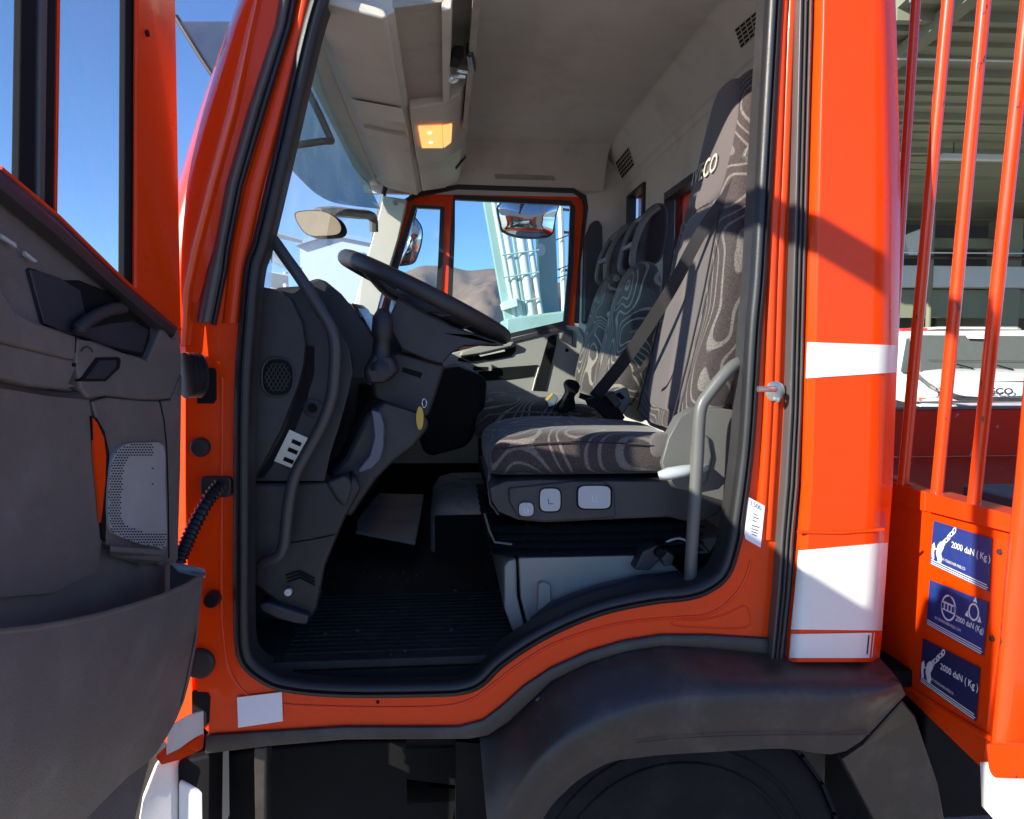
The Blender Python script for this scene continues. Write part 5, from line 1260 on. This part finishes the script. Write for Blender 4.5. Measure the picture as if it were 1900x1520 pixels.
# ---- white van parked under the shed, nose towards the viewer
DV = 8.2
van = thing('van', (D(1780,775,DV).x, DV, .1), 'white pickup truck parked under the shed, seen between the orange bars', 'pickup truck')
def V(px, py, dy=0): 
    return A(px, py, DV+dy)
body = [V(1668,705,.3), V(1676,660,.3), V(1684,622,.35), V(1692,614,.4), V(1960,612,.4), V(2000,660,.3), V(2010,800,.3), V(2010,840,.3), V(1664,840,.3)]
mk('cab', G().plate(body, (0,2.2,0)), M['van'], van, bevel=.05, seg=3)
mk('roof_fairing', G().plate([V(1735,611,.6), V(1740,606,.6), V(1890,606,.6), V(1900,612,.6)], (0,1.2,0)), M['van'], van, bevel=.03)
mk('windscreen', G().plate([V(1708,690,.02), V(1711,622,.28), V(1965,624,.28), V(1975,690,.02)], (0,.02,0)), M['vanglass'], van)
mk('side_glass', G().plate([V(1672,690,.26), V(1683,628,.28), V(1688,627,.28), V(1688,692,.26)], (0,.02,0)), M['vanglass'], van)
mk('dash_line', G().tube([V(1722,668,.06), V(1960,671,.06)], .004, 6), M['fender'], van)
mk('sticker_strip', G().plate([V(1793,623,.2), V(1831,624,.2), V(1831,629,.19), V(1796,628,.19)], (0,.01,0)), M['whiteprint'], van)
for a, b in (((1775,676),(1806,684)), ((1850,678),(1880,686))):
    mk('wiper', G().tube([V(*a,.0), V(*b,-.02)], .010, 6), M['black'], van)
bon = [[V(1712,686,.05), V(1780,684,.03), V(1860,684,.03), V(1960,686,.05)], [V(1713,697,-.05), V(1780,694,-.1), V(1860,694,-.1), V(1965,698,-.05)], [V(1724,705,-.22), V(1780,707,-.3), V(1860,707,-.3), V(1960,706,-.22)], [V(1745,718,-.34), V(1785,721,-.40), V(1860,722,-.40), V(1955,720,-.34)], [V(1768,728,-.40), V(1795,735,-.45), V(1860,736,-.45), V(1950,730,-.40)]]
mk('bonnet', G().sheet([cat(r, 3) for r in bon], (0,.03,-.01)), M['van'], van, ang=60)
mk('bonnet_gap', G().tube([V(1763,707.5,-.27), V(1830,708.5,-.31), V(1900,708,-.3)], .006, 6), M['fender'], van)
hl = [V(1704,692,-.0), V(1712,700,-.15), V(1726,712,-.28), V(1742,722,-.36), V(1742,728,-.36), V(1726,720,-.28), V(1710,706,-.12), V(1702,698,0)]
mk('headlight', G().plate(hl, (0,.05,0)), M['vanglass'], van, bevel=.005)
mk('lamp_unit', G().plate([V(1727,712,-.30), V(1737,719,-.36), V(1737,723,-.36), V(1727,717,-.30)], (0,.02,0)), M['chrome'], van)
mk('wing', G().plate([V(1700,702,-.1), V(1728,722,-.25), V(1742,730,-.3), V(1742,737,-.3), V(1698,737,-.1)], (0,.3,0)), M['van'], van, bevel=.02)
mk('grille', G().plate([V(1760,727,-.36), V(1785,738,-.44), V(1960,740,-.44), V(1960,745,-.44), V(1782,743,-.44), V(1762,735,-.38)], (0,.1,0)), M['fender'], van, bevel=.01)
mk('bumper', G().plate([V(1698,738,-.30), V(1765,738,-.44), V(1780,744,-.48), V(1970,746,-.48), V(1970,754,-.48), V(1800,753,-.48), V(1770,748,-.45), V(1698,746,-.30)], (0,.2,0)), mat('bumper_plastic', (.42,.40,.42), .5), van, bevel=.02)
mk('lower_bumper', G().plate([V(1712,749,-.32), V(1765,750,-.46), V(1790,760,-.5), V(1970,763,-.5), V(1970,770,-.5), V(1780,768,-.48), V(1762,756,-.46), V(1712,755,-.32)], (0,.2,0)), M['van'], van, bevel=.015)
mk('valance', G().plate([V(1664,742,-.2), V(1712,757,-.28), V(1780,770,-.42), V(1970,773,-.42), V(1970,850,-.42), V(1664,850,-.2)], (0,.3,0)), M['fender'], van)
g = G(); text_geo('IVECO', [V(1817,731,-.475), V(1879,732,-.475), V(1879,720.5,-.475), V(1817,719.5,-.475)], bold=.03, thick=.01, out=g)
mk('lettering', g, M['fender'], van)
mk('step_rail', G().tube([V(1708,750,-.4), V(1709,772,-.4)], .02, 6).tube([V(1664,768,-.4), V(1712,770,-.4)], .02, 6), M['white'], van)
mk('indicator', G().plate([V(1705,738,-.32), V(1718,738,-.34), V(1717,745,-.34), V(1706,744,-.32)], (0,.02,0)), mat('amber_plastic', (.5,.12,.03), .3), van)
mk('beacon_bar', G().plate([V(1676,609,.8), V(1745,609,.8), V(1745,614,.8), V(1676,614,.8)], (0,.1,0)), M['red'], van)
for x in (1700, 1980): mk('tyre', G().lathe(V(x,830,.3), (0,1,0), [(0,.2),(0,.34),(.03,.36),(.2,.36),(.22,.34),(.22,.2)], 24), M['tyre'], van)
# ---- pale teal mast beyond the passenger window
YM = 5.2
mast = thing('mast', (D(990,600,YM).x, YM, 0), 'pale teal steel mast with leaning pipes beyond the passenger window', 'mast')
def Mq(px, py, dy=0): return A(px, py, YM+dy)
def ext(a, b, Y0=0):                                  # runs on to the ground and above the window
    pa, pb = A(*a, YM+Y0), A(*b, YM+Y0); d = pb-pa
    return [pa-d*.9, pa, pb, pb+d*max(0.1, (pb.z/abs(d.z))*.98)]
def beam(a, b, w, th, m, Y0=0, name='mast_beam'):
    P = ext(a, b, Y0); s = Vector((w/2,0,0))
    return mk(name, G().plate([P[0]-s, P[0]+s, P[-1]+s, P[-1]-s], (0,th,0)), M[m], mast, bevel=.008)
beam((907,372),(948,600), .10, .10, 'tealsteel')
beam((1012,372),(1021,600), .17, .16, 'tealsteel', .25)
for a, b, r, m in (((915,370),(957,600),.020,'palesteel'), ((938,430),(968,600),.030,'palesteel'), ((966,440),(988,600),.042,'palesteel'), ((982,440),(1000,560),.026,'palesteel'), ((926,372),(962,600),.016,'tealsteel'), ((952,440),(976,600),.018,'tealsteel')):
    P = ext(a, b); mk('pipe', G().tube(P, r, 12), M[m], mast)
for y in (415, 470, 511, 560):
    mk('cross_bar', G().tube([Mq(908+y*.05,y+4,-.05), Mq(1000,y-6,-.05)], .008, 6), M['tealsteel'], mast)
mk('mast_cabinet', G().plate([Mq(930,562,-.1), Mq(960,552,-.1), Mq(962,568,-.1), Mq(934,576,-.1)], (0,.2,0)), M['palesteel'], mast, bevel=.01)
mk('emblem_plate', G().plate([Mq(1003+9*math.cos(a), 464+12*math.sin(a), .24) for a in [2*math.pi*k/20 for k in range(20)]], (0,-.005,0)), M['palesteel'], mast)
mk('mast_base', G().plate([Mq(940,590,-.2), Mq(1062,575,-.2), Mq(1062,760,-.2), Mq(940,760,-.2)], (0,.8,0)), M['tealsteel'], mast, bevel=.02)
# utility pole with wires behind it
up = thing('utility_pole', (A(1048,600,14).x, 14, 0), 'thin utility pole with insulators right of the teal mast', 'pole')
p0 = A(1045,380,14); p1 = A(1057,600,14)
mk('post', G().tube([Vector((p0.x-.1,14,p0.z+.8)), Vector((p1.x,14,0))], .06, 8), M['palesteel'], up)
for y in (388, 430, 500):
    mk('insulator', G().tube([A(1038,y,14), A(1056,y+2,14)], .03, 6), M['fender'], up)
for y in (440, 496, 512): mk('wire', G().tube([A(1030,y+6,13.9), A(1057,y-4,13.9), A(1120,y-30,13.9)], .012, 5), M['fender'], up)
# guessed hall, toned pale to stand in for windscreen reflections and haze
YH = 34
hall = thing('hall', (A(600,600,YH).x, YH, 0), 'guessed pale hall with blue trim, standing in for pale reflections on the windscreen', 'hall')
hw_ = G().plate([A(556,452,YH), A(612,436,YH), A(700,452,YH), Vector((A(700,452,YH).x, YH, 0)), Vector((A(556,452,YH).x, YH, 0))], (0,14,0))
mk('wall', hw_, M['hall'], hall)
mk('roof_trim', G().plate([A(548,456,YH-.3), A(612,436,YH-.3), A(706,455,YH-.3), A(706,447,YH-.3), A(612,428,YH-.3), A(548,448,YH-.3)], (0,14.6,0)), M['hallblue'], hall)
for k in range(0):
    x = A(575+40*k, 500, YH).x
    mk('wall_panel', G().mm((x-.2, YH-.02, 0), (x-.16, YH+.02, A(600,470,YH).z)), M['hallblue'] if k == 0 else M['hall'], hall)
mk('window', G().mm((A(652,470,YH).x, YH-.1, A(652,478,YH).z), (A(674,470,YH).x, YH+.02, A(652,468,YH).z)), M['hallblue'], hall)
YB2 = 22
sh2 = thing('glazed_canopy', (A(520,600,YB2).x, YB2, 0), 'pale glazed canopy roof seen low through the windscreen', 'canopy')
for (a, b, c, d_) in (((470,420),(560,446),(560,452),(470,432)), ((470,470),(540,505),(560,500),(470,450)), ((470,500),(535,512),(520,535),(470,530))):
    mk('roof_sheet', G().plate([A(*a,YB2), A(*b,YB2), A(*c,YB2+1), A(*d_,YB2+1)], (0,.1,.05)), M['hall'], sh2)
for x in (480, 530): mk('post', G().tube([A(x,505,YB2+.5), Vector((A(x,505,YB2+.5).x, YB2+.5, 0))], .08, 8), M['hall'], sh2)
# ---------------------------------------------------------------- air between here and the mountain
hz = G().mm((-3900, -3800, -1.0), (3900, 2900, 420))
hzm = bpy.data.materials.new('air'); hzm.use_nodes = True; hn = hzm.node_tree.nodes; hn.clear()
ho = hn.new('ShaderNodeOutputMaterial'); hv = hn.new('ShaderNodeVolumePrincipled')
hv.inputs['Color'].default_value = (.80, .84, .95, 1); hv.inputs['Density'].default_value = 0.7e-4; hv.inputs['Anisotropy'].default_value = .2
hzm.node_tree.links.new(hv.outputs[0], ho.inputs['Volume'])
setp(mk('haze', hz, hzm, None, ang=30, fix=True), 'thin bluish haze over the yard and mountain', None, kind='stuff')
